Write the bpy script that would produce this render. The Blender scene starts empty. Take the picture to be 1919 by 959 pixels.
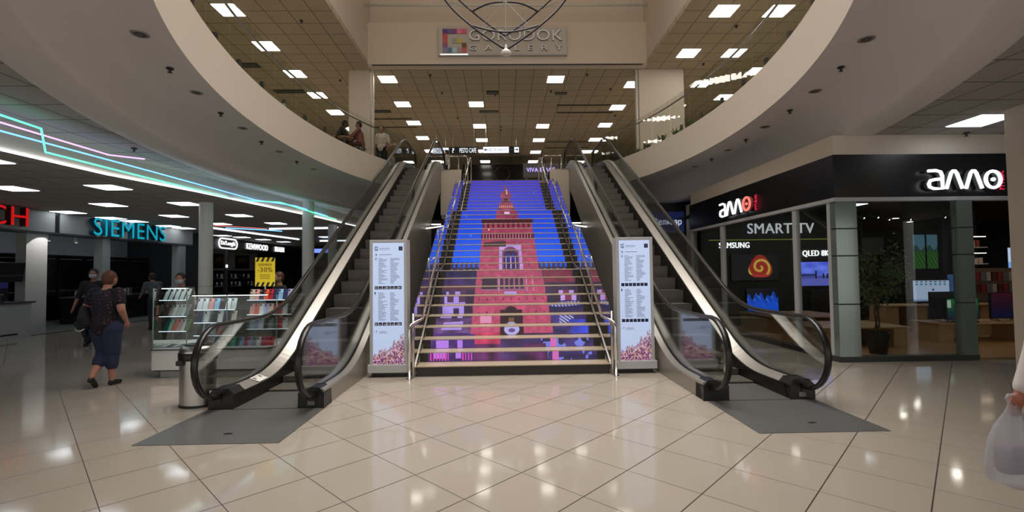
import bpy, math, random
import numpy as np
from mathutils import Vector, Matrix
from mathutils.geometry import tessellate_polygon
random.seed(7)
PI = math.pi; R = math.radians
sc = bpy.context.scene; COL = sc.collection

# ------------------------------------------------------------ camera, world, exposure
cd = bpy.data.cameras.new('camera'); cam = bpy.data.objects.new('camera', cd); COL.objects.link(cam)
cd.sensor_width = 36.0; cd.lens = 884.0 / 1919 * 36; cd.clip_start = .05; cd.clip_end = 200
cam.matrix_world = (Matrix.Translation((0, 0, 1.55)) @ Matrix.Rotation(R(-1.17), 4, 'Z')
                    @ Matrix.Rotation(PI / 2 + R(1.95), 4, 'X') @ Matrix.Rotation(R(-.71), 4, 'Z'))
sc.camera = cam
sc.view_settings.view_transform = 'Standard'; sc.view_settings.look = 'None'
sc.view_settings.exposure = 0.0; sc.view_settings.gamma = 1.0; sc.view_settings.use_curve_mapping = False
w = bpy.data.worlds.new('world'); sc.world = w; w.use_nodes = True
w.node_tree.nodes['Background'].inputs[0].default_value = (1.0, .96, .92, 1)
w.node_tree.nodes['Background'].inputs[1].default_value = .95
sc.cycles.transparent_max_bounces = 32; sc.cycles.max_bounces = 8
sc.cycles.sample_clamp_indirect = 4.0
L_UP, L_LOW, L_WELL = 10.0, 5.0, 1.6      # panel strengths

al = bpy.data.lights.new('added_atrium_fill', 'AREA'); al.shape = 'RECTANGLE'; al.size = 8.4; al.size_y = 16; al.energy = 1150; al.spread = R(96); al.color = (1, .955, .89)
ao = bpy.data.objects.new('added_atrium_fill', al); COL.objects.link(ao); ao.location = (.26, 3.4, 12.85)    # added area light under the unseen well roof, brightens floor and fascia

# ------------------------------------------------------------ materials
MATS = {}
def lin(c):
    return tuple((v / 12.92 if v <= .04045 else ((v + .055) / 1.055) ** 2.4) for v in c)
def rgb(r, g, b): return lin((r / 255, g / 255, b / 255))
def mat(name, col, rough=.5, metal=0.0, spec=.5, emit=None, es=0.0, coat=0.0, noise=0.0, nscale=8.0, bump=0.0):
    if name in MATS: return MATS[name]
    m = bpy.data.materials.new(name); m.use_nodes = True; nt = m.node_tree; b = nt.nodes['Principled BSDF']
    b.inputs['Base Color'].default_value = (*col, 1); b.inputs['Roughness'].default_value = rough
    b.inputs['Metallic'].default_value = metal; b.inputs['Specular IOR Level'].default_value = spec
    b.inputs['Coat Weight'].default_value = coat
    if emit: b.inputs['Emission Color'].default_value = (*emit, 1); b.inputs['Emission Strength'].default_value = es
    if noise or bump:
        g = nt.nodes.new('ShaderNodeNewGeometry'); n = nt.nodes.new('ShaderNodeTexNoise')
        n.inputs['Scale'].default_value = nscale; n.inputs['Detail'].default_value = 4
        nt.links.new(g.outputs['Position'], n.inputs['Vector'])
        if noise:
            mx = nt.nodes.new('ShaderNodeMix'); mx.data_type = 'RGBA'
            mx.inputs[6].default_value = (*[c * (1 - noise) for c in col], 1)
            mx.inputs[7].default_value = (*[min(1, c * (1 + noise)) for c in col], 1)
            nt.links.new(n.outputs['Fac'], mx.inputs[0]); nt.links.new(mx.outputs[2], b.inputs['Base Color'])
        if bump:
            bp = nt.nodes.new('ShaderNodeBump'); bp.inputs['Strength'].default_value = bump; bp.inputs['Distance'].default_value = .01
            nt.links.new(n.outputs['Fac'], bp.inputs['Height']); nt.links.new(bp.outputs[0], b.inputs['Normal'])
    MATS[name] = m; return m
def emis(name, col, s):
    if name in MATS: return MATS[name]
    m = bpy.data.materials.new(name); m.use_nodes = True; nt = m.node_tree; nt.nodes.clear()
    e = nt.nodes.new('ShaderNodeEmission'); o = nt.nodes.new('ShaderNodeOutputMaterial')
    e.inputs[0].default_value = (*col, 1); e.inputs[1].default_value = s
    nt.links.new(e.outputs[0], o.inputs[0]); MATS[name] = m; return m
def glassm(name, tint=(.93, .96, .95), refl=1.0, rough=0.0, ior=1.5):
    if name in MATS: return MATS[name]
    m = bpy.data.materials.new(name); m.use_nodes = True; nt = m.node_tree; nt.nodes.clear()
    t = nt.nodes.new('ShaderNodeBsdfTransparent'); g = nt.nodes.new('ShaderNodeBsdfGlossy'); mx = nt.nodes.new('ShaderNodeMixShader')
    f = nt.nodes.new('ShaderNodeFresnel'); o = nt.nodes.new('ShaderNodeOutputMaterial'); f.inputs[0].default_value = ior
    mu = nt.nodes.new('ShaderNodeMath'); mu.operation = 'MULTIPLY'; mu.inputs[1].default_value = refl
    t.inputs[0].default_value = (*tint, 1); g.inputs['Roughness'].default_value = rough
    nt.links.new(f.outputs[0], mu.inputs[0]); nt.links.new(mu.outputs[0], mx.inputs[0])
    nt.links.new(t.outputs[0], mx.inputs[1]); nt.links.new(g.outputs[0], mx.inputs[2]); nt.links.new(mx.outputs[0], o.inputs[0])
    MATS[name] = m; return m
def gridm(name, col, line, size, wid, ang=0.0, ph=(0, 0), rough=.8, spec=.5, var=.03, plane='XY', wid2=None):
    m = bpy.data.materials.new(name); m.use_nodes = True; nt = m.node_tree; b = nt.nodes['Principled BSDF']; N = nt.nodes.new; L = nt.links.new
    g = N('ShaderNodeNewGeometry'); s = N('ShaderNodeSeparateXYZ'); L(g.outputs['Position'], s.inputs[0])
    def mth(op, a, c=None, d=None):
        n = N('ShaderNodeMath'); n.operation = op
        for i, v in enumerate((a, c, d)):
            if v is None: continue
            if isinstance(v, (int, float)): n.inputs[i].default_value = v
            else: L(v, n.inputs[i])
        return n.outputs[0]
    ax, ay = s.outputs[plane[0]], s.outputs[plane[1]]
    ca, sa = math.cos(ang), math.sin(ang)
    u = mth('SUBTRACT', mth('MULTIPLY', ax, ca), mth('MULTIPLY', ay, sa)); v = mth('ADD', mth('MULTIPLY', ax, sa), mth('MULTIPLY', ay, ca))
    ws = wid if not wid2 else wid2
    us = mth('DIVIDE', mth('SUBTRACT', u, ph[0]), size); vs = mth('DIVIDE', mth('SUBTRACT', v, ph[1]), size)
    def ln(q, wd):
        f = mth('ABSOLUTE', mth('SUBTRACT', q, mth('ROUND', q))); return mth('LESS_THAN', f, wd / size / 2)
    l = mth('MAXIMUM', ln(us, wid), ln(vs, ws))
    wn = N('ShaderNodeTexWhiteNoise'); wn.noise_dimensions = '2D'; cb = N('ShaderNodeCombineXYZ')
    L(mth('FLOOR', us), cb.inputs[0]); L(mth('FLOOR', vs), cb.inputs[1]); L(cb.outputs[0], wn.inputs['Vector'])
    nz = N('ShaderNodeTexNoise'); nz.inputs['Scale'].default_value = 1.7; nz.inputs['Detail'].default_value = 5; L(g.outputs['Position'], nz.inputs['Vector'])
    fac = mth('ADD', mth('MULTIPLY', wn.outputs['Value'], .5), mth('MULTIPLY', nz.outputs['Fac'], .5))
    mx = N('ShaderNodeMix'); mx.data_type = 'RGBA'; mx.inputs[6].default_value = (*[c * (1 - var) for c in col], 1); mx.inputs[7].default_value = (*[c * (1 + var) for c in col], 1)
    L(fac, mx.inputs[0]); m2 = N('ShaderNodeMix'); m2.data_type = 'RGBA'; L(l, m2.inputs[0]); L(mx.outputs[2], m2.inputs[6]); m2.inputs[7].default_value = (*line, 1)
    L(m2.outputs[2], b.inputs['Base Color']); b.inputs['Specular IOR Level'].default_value = spec
    rg = mth('ADD', mth('MULTIPLY', l, .4), rough); L(rg, b.inputs['Roughness'])
    MATS[name] = m; return m
def imgmat(name, arr, strength=1.0, lit=False, rough=.35):
    """screen / print whose picture is computed here; arr = HxWx3 in display values, row 0 = bottom"""
    hh, ww, _ = arr.shape
    im = bpy.data.images.new(name, ww, hh); px = np.ones((hh, ww, 4), np.float32); px[..., :3] = np.clip(arr, 0, 1)
    im.pixels.foreach_set(px.ravel()); im.pack()
    m = bpy.data.materials.new(name); m.use_nodes = True; nt = m.node_tree; b = nt.nodes['Principled BSDF']
    t = nt.nodes.new('ShaderNodeTexImage'); t.image = im; t.interpolation = 'Linear'
    b.inputs['Roughness'].default_value = rough
    if lit: nt.links.new(t.outputs[0], b.inputs['Base Color'])
    else:
        b.inputs['Base Color'].default_value = (.004, .004, .005, 1)
        nt.links.new(t.outputs[0], b.inputs['Emission Color']); b.inputs['Emission Strength'].default_value = strength
    MATS[name] = m; return m

M_floor = gridm('polished_floor_tile', rgb(160, 151, 140), rgb(62, 55, 48), .58, .009, PI / 4, (-.785, .969), rough=.08, spec=.33, var=.03, wid2=.006)
M_ctile = gridm('ceiling_tile_lower', rgb(172, 168, 162), rgb(105, 100, 94), .6, .02, 0, (0, .1), rough=.9, spec=.2, var=.02)
M_ctile2 = gridm('ceiling_tile_upper', rgb(192, 179, 157), rgb(132, 119, 100), .6, .024, 0, (-.05, .04), rough=.9, spec=.2, var=.03)
M_plaster = mat('white_plaster', rgb(218, 206, 192), .75, noise=.02, nscale=2)
M_soffit = mat('soffit_plaster', rgb(222, 216, 214), .8, noise=.02, nscale=2)
M_upfloor = gridm('upper_floor_tile', rgb(196, 184, 165), rgb(120, 110, 96), .6, .006, 0, (0, 0), rough=.15)
M_steel = mat('brushed_steel', (.52, .50, .47), .28, 1.0)
M_chrome = mat('chrome', (.75, .74, .72), .12, 1.0)
M_deck = mat('aluminium_deck', (.56, .535, .50), .36, .8)
M_clad = mat('escalator_cladding', rgb(150, 144, 134), .35, .35, noise=.02, nscale=1.5)
M_black = mat('black_plastic', (.006, .006, .007), .35)
M_blackgloss = mat('black_gloss', (.004, .004, .005), .12)
M_rubber = mat('handrail_rubber', (.006, .005, .005), .32, coat=.08)
M_skirt = mat('escalator_skirt', (.010, .009, .008), .4, .2)
M_stept = mat('escalator_step_metal', rgb(100, 96, 90), .5, .5)
M_glass = glassm('clear_glass', (.955, .975, .968), .7)
M_glassr = glassm('stair_glass', (.72, .78, .78), 1.0, ior=1.9)
M_glassd = glassm('shop_glass', (.88, .91, .90), .13)
M_glassb = glassm('balcony_glass', (.82, .85, .80), .12)
M_white = mat('white_paint', rgb(215, 213, 208), .5)
M_lgrey = mat('light_grey_panel', rgb(176, 178, 180), .45)
M_grey = mat('mid_grey_paint', rgb(120, 122, 122), .5)
M_dgrey = mat('dark_grey', rgb(52, 54, 56), .5)
M_navy = mat('navy', rgb(24, 32, 70), .5)
M_plate = mat('landing_plate_steel', rgb(114, 114, 113), .34, .5, noise=.05, nscale=30)
M_stone = mat('stair_tread_stone', rgb(178, 164, 142), .25, noise=.05, nscale=20)
M_brown = mat('stair_dark_riser', rgb(38, 28, 22), .3)
M_pan_up = emis('warm_light_panel', (1.0, .94, .84), L_UP)
M_pan_low = emis('cool_light_panel', (.86, .93, 1.0), L_LOW)
M_well = emis('added_well_glow', (1.0, .90, .80), L_WELL)
M_beech = mat('beech_laminate', rgb(176, 142, 98), .45, noise=.06, nscale=14)
M_wood = mat('shop_wood_floor', rgb(160, 118, 74), .35, noise=.12, nscale=3)
M_leaf = mat('ficus_leaf', rgb(78, 100, 52), .5)
M_bark = mat('bark', rgb(86, 68, 48), .8, noise=.2, nscale=30)
M_lwhite = emis('sign_white_glow', (1, 1, 1), 1.5)

# ------------------------------------------------------------ mesh helpers
class MB:
    def __init__(s): s.v = []; s.f = []; s.m = []
    def add(s, vs, fs, mi=0):
        o = len(s.v); s.v += [tuple(v) for v in vs]; s.f += [tuple(i + o for i in f) for f in fs]; s.m += [mi] * len(fs); return s
    def box(s, x0, y0, z0, x1, y1, z1, mi=0, b=0.0):
        x0, x1 = min(x0, x1), max(x0, x1); y0, y1 = min(y0, y1), max(y0, y1); z0, z1 = min(z0, z1), max(z0, z1)
        if b > 0:   # chamfered vertical edges and top rim
            b = min(b, (x1 - x0) * .45, (y1 - y0) * .45, (z1 - z0) * .45)
            def ring(i, z):
                q = b
                return [(x0 + q + i, y0 + i, z), (x1 - q - i, y0 + i, z), (x1 - i, y0 + q + i, z), (x1 - i, y1 - q - i, z), (x1 - q - i, y1 - i, z), (x0 + q + i, y1 - i, z), (x0 + i, y1 - q - i, z), (x0 + i, y0 + q + i, z)]
            rs = [ring(b * .5, z0), ring(0, z0 + b), ring(0, z1 - b), ring(b * .5, z1)]
            vs = sum(rs, []); fs = [tuple(range(7, -1, -1)), tuple(range(24, 32))]
            for k in range(3):
                for j in range(8): fs.append((k * 8 + j, k * 8 + (j + 1) % 8, k * 8 + 8 + (j + 1) % 8, k * 8 + 8 + j))
            return s.add(vs, fs, mi)
        return s.add([(x0, y0, z0), (x1, y0, z0), (x1, y1, z0), (x0, y1, z0), (x0, y0, z1), (x1, y0, z1), (x1, y1, z1), (x0, y1, z1)],
                     [(3, 2, 1, 0), (4, 5, 6, 7), (0, 1, 5, 4), (1, 2, 6, 5), (2, 3, 7, 6), (3, 0, 4, 7)], mi)
    def obox(s, c, sz, rz=0, mi=0, rx=0, ry=0):
        m = Matrix.Translation(c) @ Matrix.Rotation(rz, 4, 'Z') @ Matrix.Rotation(ry, 4, 'Y') @ Matrix.Rotation(rx, 4, 'X')
        hx, hy, hz = sz[0] / 2, sz[1] / 2, sz[2] / 2
        vs = [m @ Vector(p) for p in [(-hx, -hy, -hz), (hx, -hy, -hz), (hx, hy, -hz), (-hx, hy, -hz), (-hx, -hy, hz), (hx, -hy, hz), (hx, hy, hz), (-hx, hy, hz)]]
        return s.add(vs, [(3, 2, 1, 0), (4, 5, 6, 7), (0, 1, 5, 4), (1, 2, 6, 5), (2, 3, 7, 6), (3, 0, 4, 7)], mi)
    def quad(s, a, b, c, d, mi=0): return s.add([a, b, c, d], [(0, 1, 2, 3)], mi)
    def prism(s, poly, axis, a, b, mi=0):
        """poly: 2D points in the other two axes (X:(y,z) Y:(x,z) Z:(x,y)), extruded a..b"""
        def P(p, t): return {'X': (t, p[0], p[1]), 'Y': (p[0], t, p[1]), 'Z': (p[0], p[1], t)}[axis]
        n = len(poly); vs = [P(p, a) for p in poly] + [P(p, b) for p in poly]
        tr = tessellate_polygon([[Vector((p[0], p[1], 0)) for p in poly]])
        fs = [tuple(t) for t in tr] + [tuple(i + n for i in reversed(t)) for t in tr] + [(i, (i + 1) % n, n + (i + 1) % n, n + i) for i in range(n)]
        return s.add(vs, fs, mi)
    def tube(s, pts, r, n=8, mi=0, caps=True, flat=1.0, closed=False):
        pts = [Vector(p) for p in pts]; k = len(pts); rr = r if isinstance(r, (list, tuple)) else [r] * k
        vs = []; up = None
        for i, p in enumerate(pts):
            if closed: d = pts[(i + 1) % k] - pts[i - 1]
            else: d = (pts[min(i + 1, k - 1)] - pts[max(i - 1, 0)])
            d.normalize()
            if up is None: up = Vector((0, 0, 1)) if abs(d.z) < .9 else Vector((1, 0, 0))
            x = d.cross(up); x.normalize(); up2 = x.cross(d); up2.normalize(); up = up2
            for j in range(n):
                a = 2 * PI * j / n; vs.append(p + x * math.cos(a) * rr[i] * flat + up2 * math.sin(a) * rr[i])
        fs = []
        for i in range(k if closed else k - 1):
            i2 = (i + 1) % k
            for j in range(n): fs.append((i * n + j, i * n + (j + 1) % n, i2 * n + (j + 1) % n, i2 * n + j))
        if caps and not closed: fs += [tuple(range(n - 1, -1, -1)), tuple((k - 1) * n + j for j in range(n))]
        return s.add(vs, fs, mi)
    def lathe(s, prof, c=(0, 0, 0), n=24, mi=0, sx=1, sy=1, caps=True):
        vs = [(c[0] + r * math.cos(2 * PI * j / n) * sx, c[1] + r * math.sin(2 * PI * j / n) * sy, c[2] + z) for r, z in prof for j in range(n)]
        fs = [(i * n + j, i * n + (j + 1) % n, (i + 1) * n + (j + 1) % n, (i + 1) * n + j) for i in range(len(prof) - 1) for j in range(n)]
        if caps: fs += [tuple(range(n - 1, -1, -1)), tuple((len(prof) - 1) * n + j for j in range(n))]
        return s.add(vs, fs, mi)
    def cyl(s, x, y, z0, z1, r, n=24, mi=0): return s.lathe([(r, z0), (r, z1)], (x, y, 0), n, mi)
    def ell(s, c, r, n=12, mi=0, rz=0, m=None):
        c = Vector(c); rt = Matrix.Rotation(rz, 3, 'Z') if m is None else m
        vs = []; fs = []; k = max(6, n // 2 + 2)
        for i in range(1, k):
            a = PI * i / k
            for j in range(n):
                b = 2 * PI * j / n; vs.append(c + rt @ Vector((r[0] * math.sin(a) * math.cos(b), r[1] * math.sin(a) * math.sin(b), r[2] * math.cos(a))))
        vs += [c + rt @ Vector((0, 0, r[2])), c + rt @ Vector((0, 0, -r[2]))]; t = len(vs) - 2
        for i in range(k - 2):
            for j in range(n): fs.append((i * n + j, (i + 1) * n + j, (i + 1) * n + (j + 1) % n, i * n + (j + 1) % n))
        for j in range(n): fs.append((t, j, (j + 1) % n)); fs.append((t + 1, (k - 2) * n + (j + 1) % n, (k - 2) * n + j))
        return s.add(vs, fs, mi)
    def cap(s, a, b, ra, rb, n=10, mi=0):
        a, b = Vector(a), Vector(b); d = (b - a); L = d.length; d.normalize(); pts = []; rr = []
        for t in (-.95, -.6, 0): pts.append(a + d * ra * t); rr.append(ra * math.sqrt(max(0.02, 1 - t * t)))
        for t in (0, .6, .95): pts.append(b + d * rb * t); rr.append(rb * math.sqrt(max(0.02, 1 - t * t)))
        return s.tube(pts, rr, n, mi)
    def build(s, name, mats, parent=None, smooth=False, bevel=0.0, remesh=0.0, tagk=None):
        if not isinstance(mats, (list, tuple)): mats = [mats]
        if parent is not None: o = Vector(ORG[parent])
        else:
            xs = [v[0] for v in s.v]; ys = [v[1] for v in s.v]; zs = [v[2] for v in s.v]
            o = Vector(((min(xs) + max(xs)) / 2, (min(ys) + max(ys)) / 2, min(zs)))
        me = bpy.data.meshes.new(name); me.from_pydata([(v[0] - o.x, v[1] - o.y, v[2] - o.z) for v in s.v], [], s.f)
        for m in mats: me.materials.append(m)
        me.polygons.foreach_set('material_index', s.m)
        me.validate(); 
        ob = bpy.data.objects.new(name, me); COL.objects.link(ob)
        if parent is None: ob.location = o
        else: ob.parent = parent
        ORG[ob] = o
        if remesh:
            md = ob.modifiers.new('r', 'REMESH'); md.mode = 'VOXEL'; md.voxel_size = remesh; md.use_smooth_shade = True
            ms = ob.modifiers.new('s', 'SMOOTH'); ms.iterations = 3; ms.factor = .5
        if bevel:
            md = ob.modifiers.new('b', 'BEVEL'); md.width = bevel; md.segments = 2; md.limit_method = 'ANGLE'
        if smooth:
            me.polygons.foreach_set('use_smooth', [True] * len(me.polygons))
            if smooth != 'all':
                try: me.set_sharp_from_angle(angle=R(40))
                except Exception: pass
        return ob
ORG = {}
def thing(name, label, cat, loc=(0, 0, 0), group=None, kind=None):
    o = bpy.data.objects.new(name, None); COL.objects.link(o); o.location = loc; o.empty_display_size = .1
    ORG[o] = Vector(loc); o['label'] = label; o['category'] = cat
    if group: o['group'] = group
    if kind: o['kind'] = kind
    return o
def tag(o, label, cat, group=None, kind=None):
    o['label'] = label; o['category'] = cat
    if group: o['group'] = group
    if kind: o['kind'] = kind
    return o
def struct(o, label=None):
    o['kind'] = 'structure'; o['category'] = 'building part'
    if label: o['label'] = label
    return o
def dup(root, loc, rz=None, label=None, group=None):
    r = root.copy(); COL.objects.link(r); r.location = loc
    if rz is not None: r.rotation_euler = (0, 0, rz)
    if label: r['label'] = label
    if group: r['group'] = group
    for ch in list(root.children):
        c = ch.copy(); COL.objects.link(c); c.parent = r
        for g in list(ch.children):
            d = g.copy(); COL.objects.link(d); d.parent = c
    return r
def text(name, s, P0, right, up, depth, m, parent=None, mside=None, bold=0.0, shear=0.0):
    """lettering fitted in the parallelogram P0, right, up"""
    cu = bpy.data.curves.new('t', 'FONT'); cu.body = s; cu.extrude = .05; cu.resolution_u = 3; cu.shear = shear; cu.space_character = 1.06; cu.offset = 0
    ob = bpy.data.objects.new('t', cu); COL.objects.link(ob); dg = bpy.context.evaluated_depsgraph_get()
    me = bpy.data.meshes.new_from_object(ob.evaluated_get(dg)); bpy.data.objects.remove(ob); bpy.data.curves.remove(cu)
    n = len(me.vertices); co = np.zeros(n * 3); me.vertices.foreach_get('co', co); co = co.reshape(-1, 3)
    mn = co.min(0); mx = co.max(0); q = (co - mn) / np.maximum(mx - mn, 1e-6)
    Rv, Uv = np.array(right, float), np.array(up, float); nv = np.cross(Rv, Uv); nv /= np.linalg.norm(nv)
    W = np.array(P0) + q[:, :1] * Rv + q[:, 1:2] * Uv + q[:, 2:] * nv * depth
    M = MB(); M.v = [tuple(a) for a in W]; M.f = [tuple(p.vertices) for p in me.polygons]; 
    if mside is not None:
        nz = [p.normal.z for p in me.polygons]; M.m = [0 if z > .7 else 1 for z in nz]; ms = [m, mside]
    else: M.m = [0] * len(M.f); ms = [m]
    bpy.data.meshes.remove(me)
    return M.build(name, ms, parent)
def panel(name, P0, right, up, m, parent=None, uv=(0, 0, 1, 1), thick=0.0):
    P0, r, u = Vector(P0), Vector(right), Vector(up); n = r.cross(u).normalized()
    M = MB(); M.quad(P0, P0 + r, P0 + r + u, P0 + u)
    if thick:
        b = [p - n * thick for p in (P0, P0 + r, P0 + r + u, P0 + u)]
        M.add([P0, P0 + r, P0 + r + u, P0 + u] + b, [(7, 6, 5, 4), (0, 4, 5, 1), (1, 5, 6, 2), (2, 6, 7, 3), (3, 7, 4, 0)])
    ob = M.build(name, m, parent); me = ob.data; ul = me.uv_layers.new(name='uv')
    q = [(uv[0], uv[1]), (uv[2], uv[1]), (uv[2], uv[3]), (uv[0], uv[3])]
    for p in me.polygons:
        for i, li in enumerate(p.loop_indices): ul.data[li].uv = q[i] if p.index == 0 else (.01, .01)
    return ob
def ordinal(n): return ['first', 'second', 'third', 'fourth', 'fifth', 'sixth', 'seventh', 'eighth', 'ninth', 'tenth', 'eleventh', 'twelfth', 'thirteenth', 'fourteenth', 'fifteenth', 'sixteenth', 'seventeenth', 'eighteenth', 'nineteenth', 'twentieth'][n - 1]

# ------------------------------------------------------------ setting
H2 = 5.14; ZC = 3.77; ZL = 3.45; ZU = 8.34; ZS = 4.4
CX = .13
def ellp(cx, cy, a, b, t): return (cx + a * math.sin(t), cy - b * math.cos(t))     # t=0 nearest the camera
IN = (.1, 10.2, 4.8, 8.3); OUT = (.1, 10.8, 5.95, 9.6)
struct(MB().box(-24, -7, -.2, 20, 36, 0).build('floor', M_floor), 'glossy beige diagonal tile floor of the hall')
# lower ceiling (tiles) with the oval hole
NT = 96
def ceiling_poly(outer, hole, z, name, m, label):
    tr = tessellate_polygon([[Vector((x, y, 0)) for x, y in outer], [Vector((x, y, 0)) for x, y in hole]])
    allp = list(outer) + list(hole); M = MB(); M.add([(x, y, z) for x, y in allp], [tuple(t) for t in tr])
    return struct(M.build(name, m), label)
led = [(-7.3, -7), (-7.24, 6.9), (-7.14, 8.6), (-6.72, 10.4), (-5.96, 15.5), (-5.5, 20), (-5.5, 36)]
O2 = [ellp(OUT[0], OUT[1], OUT[2] + .45, OUT[3] + .45, 2 * PI * i / NT) for i in range(NT)]
# keep the hole inside the raised ceiling
def ledx(y):
    for (x0, y0), (x1, y1) in zip(led, led[1:]):
        if y0 <= y <= y1: return x0 + (x1 - x0) * (y - y0) / (y1 - y0)
    return -5.5
O2 = [(max(x, ledx(y) + .12), y) for x, y in O2]
ceiling_poly(led + [(20, 36), (20, -7)], O2, ZC, 'ceiling', M_ctile, 'grey tiled ceiling over the ground floor shops')
M = MB(); n = len(led)
lowp = [(-24, -7), (-24, 36)] + led[::-1]
tr = tessellate_polygon([[Vector((x, y, 0)) for x, y in lowp]]); M.add([(x, y, ZL) for x, y in lowp], [tuple(t) for t in tr])
struct(M.build('ceiling', M_ctile), 'lower tiled ceiling in front of the appliance shops')
M = MB()
for (x0, y0), (x1, y1) in zip(led, led[1:]): M.quad((x0, y0, ZL - .03), (x1, y1, ZL - .03), (x1, y1, ZC), (x0, y0, ZC)); M.quad((x0 - .06, y0, ZL - .03), (x1 - .06, y1, ZL - .03), (x1, y1, ZL - .03), (x0, y0, ZL - .03))
struct(M.build('trim_1', M_plaster), 'white ceiling step lit by light strips')
# ring: fascia, soffit, cove and flat strip, open at the far side where the stairs are
prof_n = 10
def ring_pts(t):
    ix, iy = ellp(*IN, t); ox, oy = ellp(*OUT, t); sx, sy = ellp(OUT[0], OUT[1], OUT[2] + .47, OUT[3] + .47, t)
    P = [(ix, iy, 5.22), (ix, iy, ZS)]
    d = Vector((ox - ix, oy - iy)); L = d.length; d = d / L
    cw = .5
    P.append((ox - d.x * cw, oy - d.y * cw, ZS))
    for k in range(1, 9):
        a = PI / 2 * k / 8; P.append((ox - d.x * cw + d.x * cw * math.sin(a), oy - d.y * cw + d.y * cw * math.sin(a), ZC - .01 + (ZS - ZC + .01) * math.cos(a)))
    P.append((max(sx, ledx(sy) + .1) if sx < 0 else sx, sy, ZC - .01))
    return P
tend = math.acos(-(16.15 - IN[1]) / IN[3])
def ring_mesh(t0, t1, n, idx, name, m, label):
    M = MB(); rows = [ring_pts(t0 + (t1 - t0) * i / n) for i in range(n + 1)]
    k = len(idx); vs = [r[j] for r in rows for j in idx]
    fs = [(i * k + j, i * k + j + 1, (i + 1) * k + j + 1, (i + 1) * k + j) for i in range(n) for j in range(k - 1)]
    M.add(vs, fs); return struct(M.build(name, m, smooth='all'), label)
for sgn, side in ((-1, 'left'), (1, 'right')):
    # fascia has its own smooth surface, the soffit another
    ring_mesh(0, sgn * tend, 64, [0, 1], 'trim_2' if sgn < 0 else 'trim_3', M_plaster, f'curved cream fascia of the {side} balcony')
    ring_mesh(0, sgn * tend, 64, list(range(1, 12)), 'ceiling', M_soffit, f'curved plaster soffit under the {side} balcony')
    # curb top and upper floor on this side
    M = MB(); n = 64; inn = []; 
    for i in range(n + 1):
        t = sgn * tend * i / n; x, y = ellp(*IN, t); x2, y2 = ellp(IN[0], IN[1], IN[2] + .1, IN[3] + .1, t); inn.append((x, y, x2, y2))
    vs = []; 
    for a in inn: vs += [(a[0], a[1], 5.22), (a[2], a[3], 5.22), (a[2], a[3], H2)]
    fs = []
    for i in range(n): fs += [(3 * i, 3 * i + 1, 3 * i + 4, 3 * i + 3), (3 * i + 1, 3 * i + 2, 3 * i + 5, 3 * i + 4)]
    M.add(vs, fs)
    struct(M.build('trim_4' if sgn < 0 else 'trim_5', M_plaster), f'curb on top of the {side} balcony edge')
    edge = [(a[2], a[3]) for a in inn]
    gx = -1.40 if sgn < 0 else 1.70
    poly = edge + [(gx, 16.35), (gx, 36), (sgn * 20 if sgn > 0 else -24, 36), (sgn * 20 if sgn > 0 else -24, -7), (edge[0][0], -7)]
    tr = tessellate_polygon([[Vector((x, y, 0)) for x, y in poly]]); M = MB(); M.add([(x, y, H2) for x, y in poly], [tuple(t) for t in tr])
    struct(M.build('floor', M_upfloor), f'upper floor on the {side} side')
struct(MB().box(-1.4, 18.32, H2 - .3, 1.7, 36, H2).build('floor', M_upfloor), 'upper floor behind the stairs')
# walls closing the slab between stairs and escalators
for sgn, side in ((-1, 'left'), (1, 'right')):
    x0, x1 = (-2.12, -1.40) if sgn < 0 else (1.69, 2.38)
    struct(MB().box(x0, 16.35, 3.55, x1, 16.5, H2).build('wall_' + side, M_plaster), f'cream wall stub between the stairs and the {side} escalator')
    struct(MB().box(x0, 16.5, 3.45, x1, 20.2, 3.6).build('ceiling', M_soffit), f'landing underside beside the {side} escalator')
    struct(MB().box(x0 - .0, 18.6, 0, x1, 18.75, 3.5).build('wall_' + side, M_grey), f'grey wall under the landing behind the {side} escalator')
# upper ceiling with the light well
WX0, WX1, WY = -4.32, 4.84, 15.25
M = MB()
M.box(-24, -7, ZU, WX0, 36, ZU + .15); M.box(WX1, -7, ZU, 20, 36, ZU + .15); M.box(WX0, WY + .012, ZU, WX1, 36, ZU + .15)
struct(M.build('ceiling', M_ctile2), 'brown tiled ceiling of the upper floor')
M = MB(); M.box(WX0 - .2, -7, ZU + .15, WX0, WY + 1, 13); struct(M.build('wall_left', M_plaster), 'left side of the light well')
M = MB(); M.box(WX1, -7, ZU + .15, WX1 + .2, WY + 1, 13); struct(M.build('wall_right', M_plaster), 'right side of the light well')
M = MB(); M.box(WX0, WY, ZU + .02, WX1, WY + .3, 9.76); M.box(WX0, WY + .28, 9.76, WX1, WY + 1.0, 13); M.box(WX0, WY, ZU - .012, WX1, WY + .3, ZU + .03)
struct(M.build('wall_back', M_plaster), 'cream header wall carrying the mall sign')
struct(MB().box(WX0 + .15, WY - .02, ZU - .02, WX1 - .15, WY - .001, ZU + .012).build('trim_9', M_dgrey), 'thin dark strip along the bottom of the header wall')
struct(MB().box(WX0 - .2, -7, 12.9, WX1 + .2, WY + 1, 13.1).build('ceiling', M_plaster), 'roof of the light well')
# upper columns
for x0, x1, side in ((-5.05, -4.33, 'left'), (4.66, 6.2, 'right')):
    M = MB(); M.box(x0, 15.6, H2, x1, 16.1, ZU, b=.02); struct(M.build('column', M_plaster), f'square cream column on the {side} of the upper floor')
for x, c in ((-4.27, 'left'), (4.6, 'right')): struct(MB().box(x - .03, 15.62, H2, x + .03, 15.68, ZU).build('trim_6', M_white), f'white pipe beside the {c} upper column')
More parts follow.
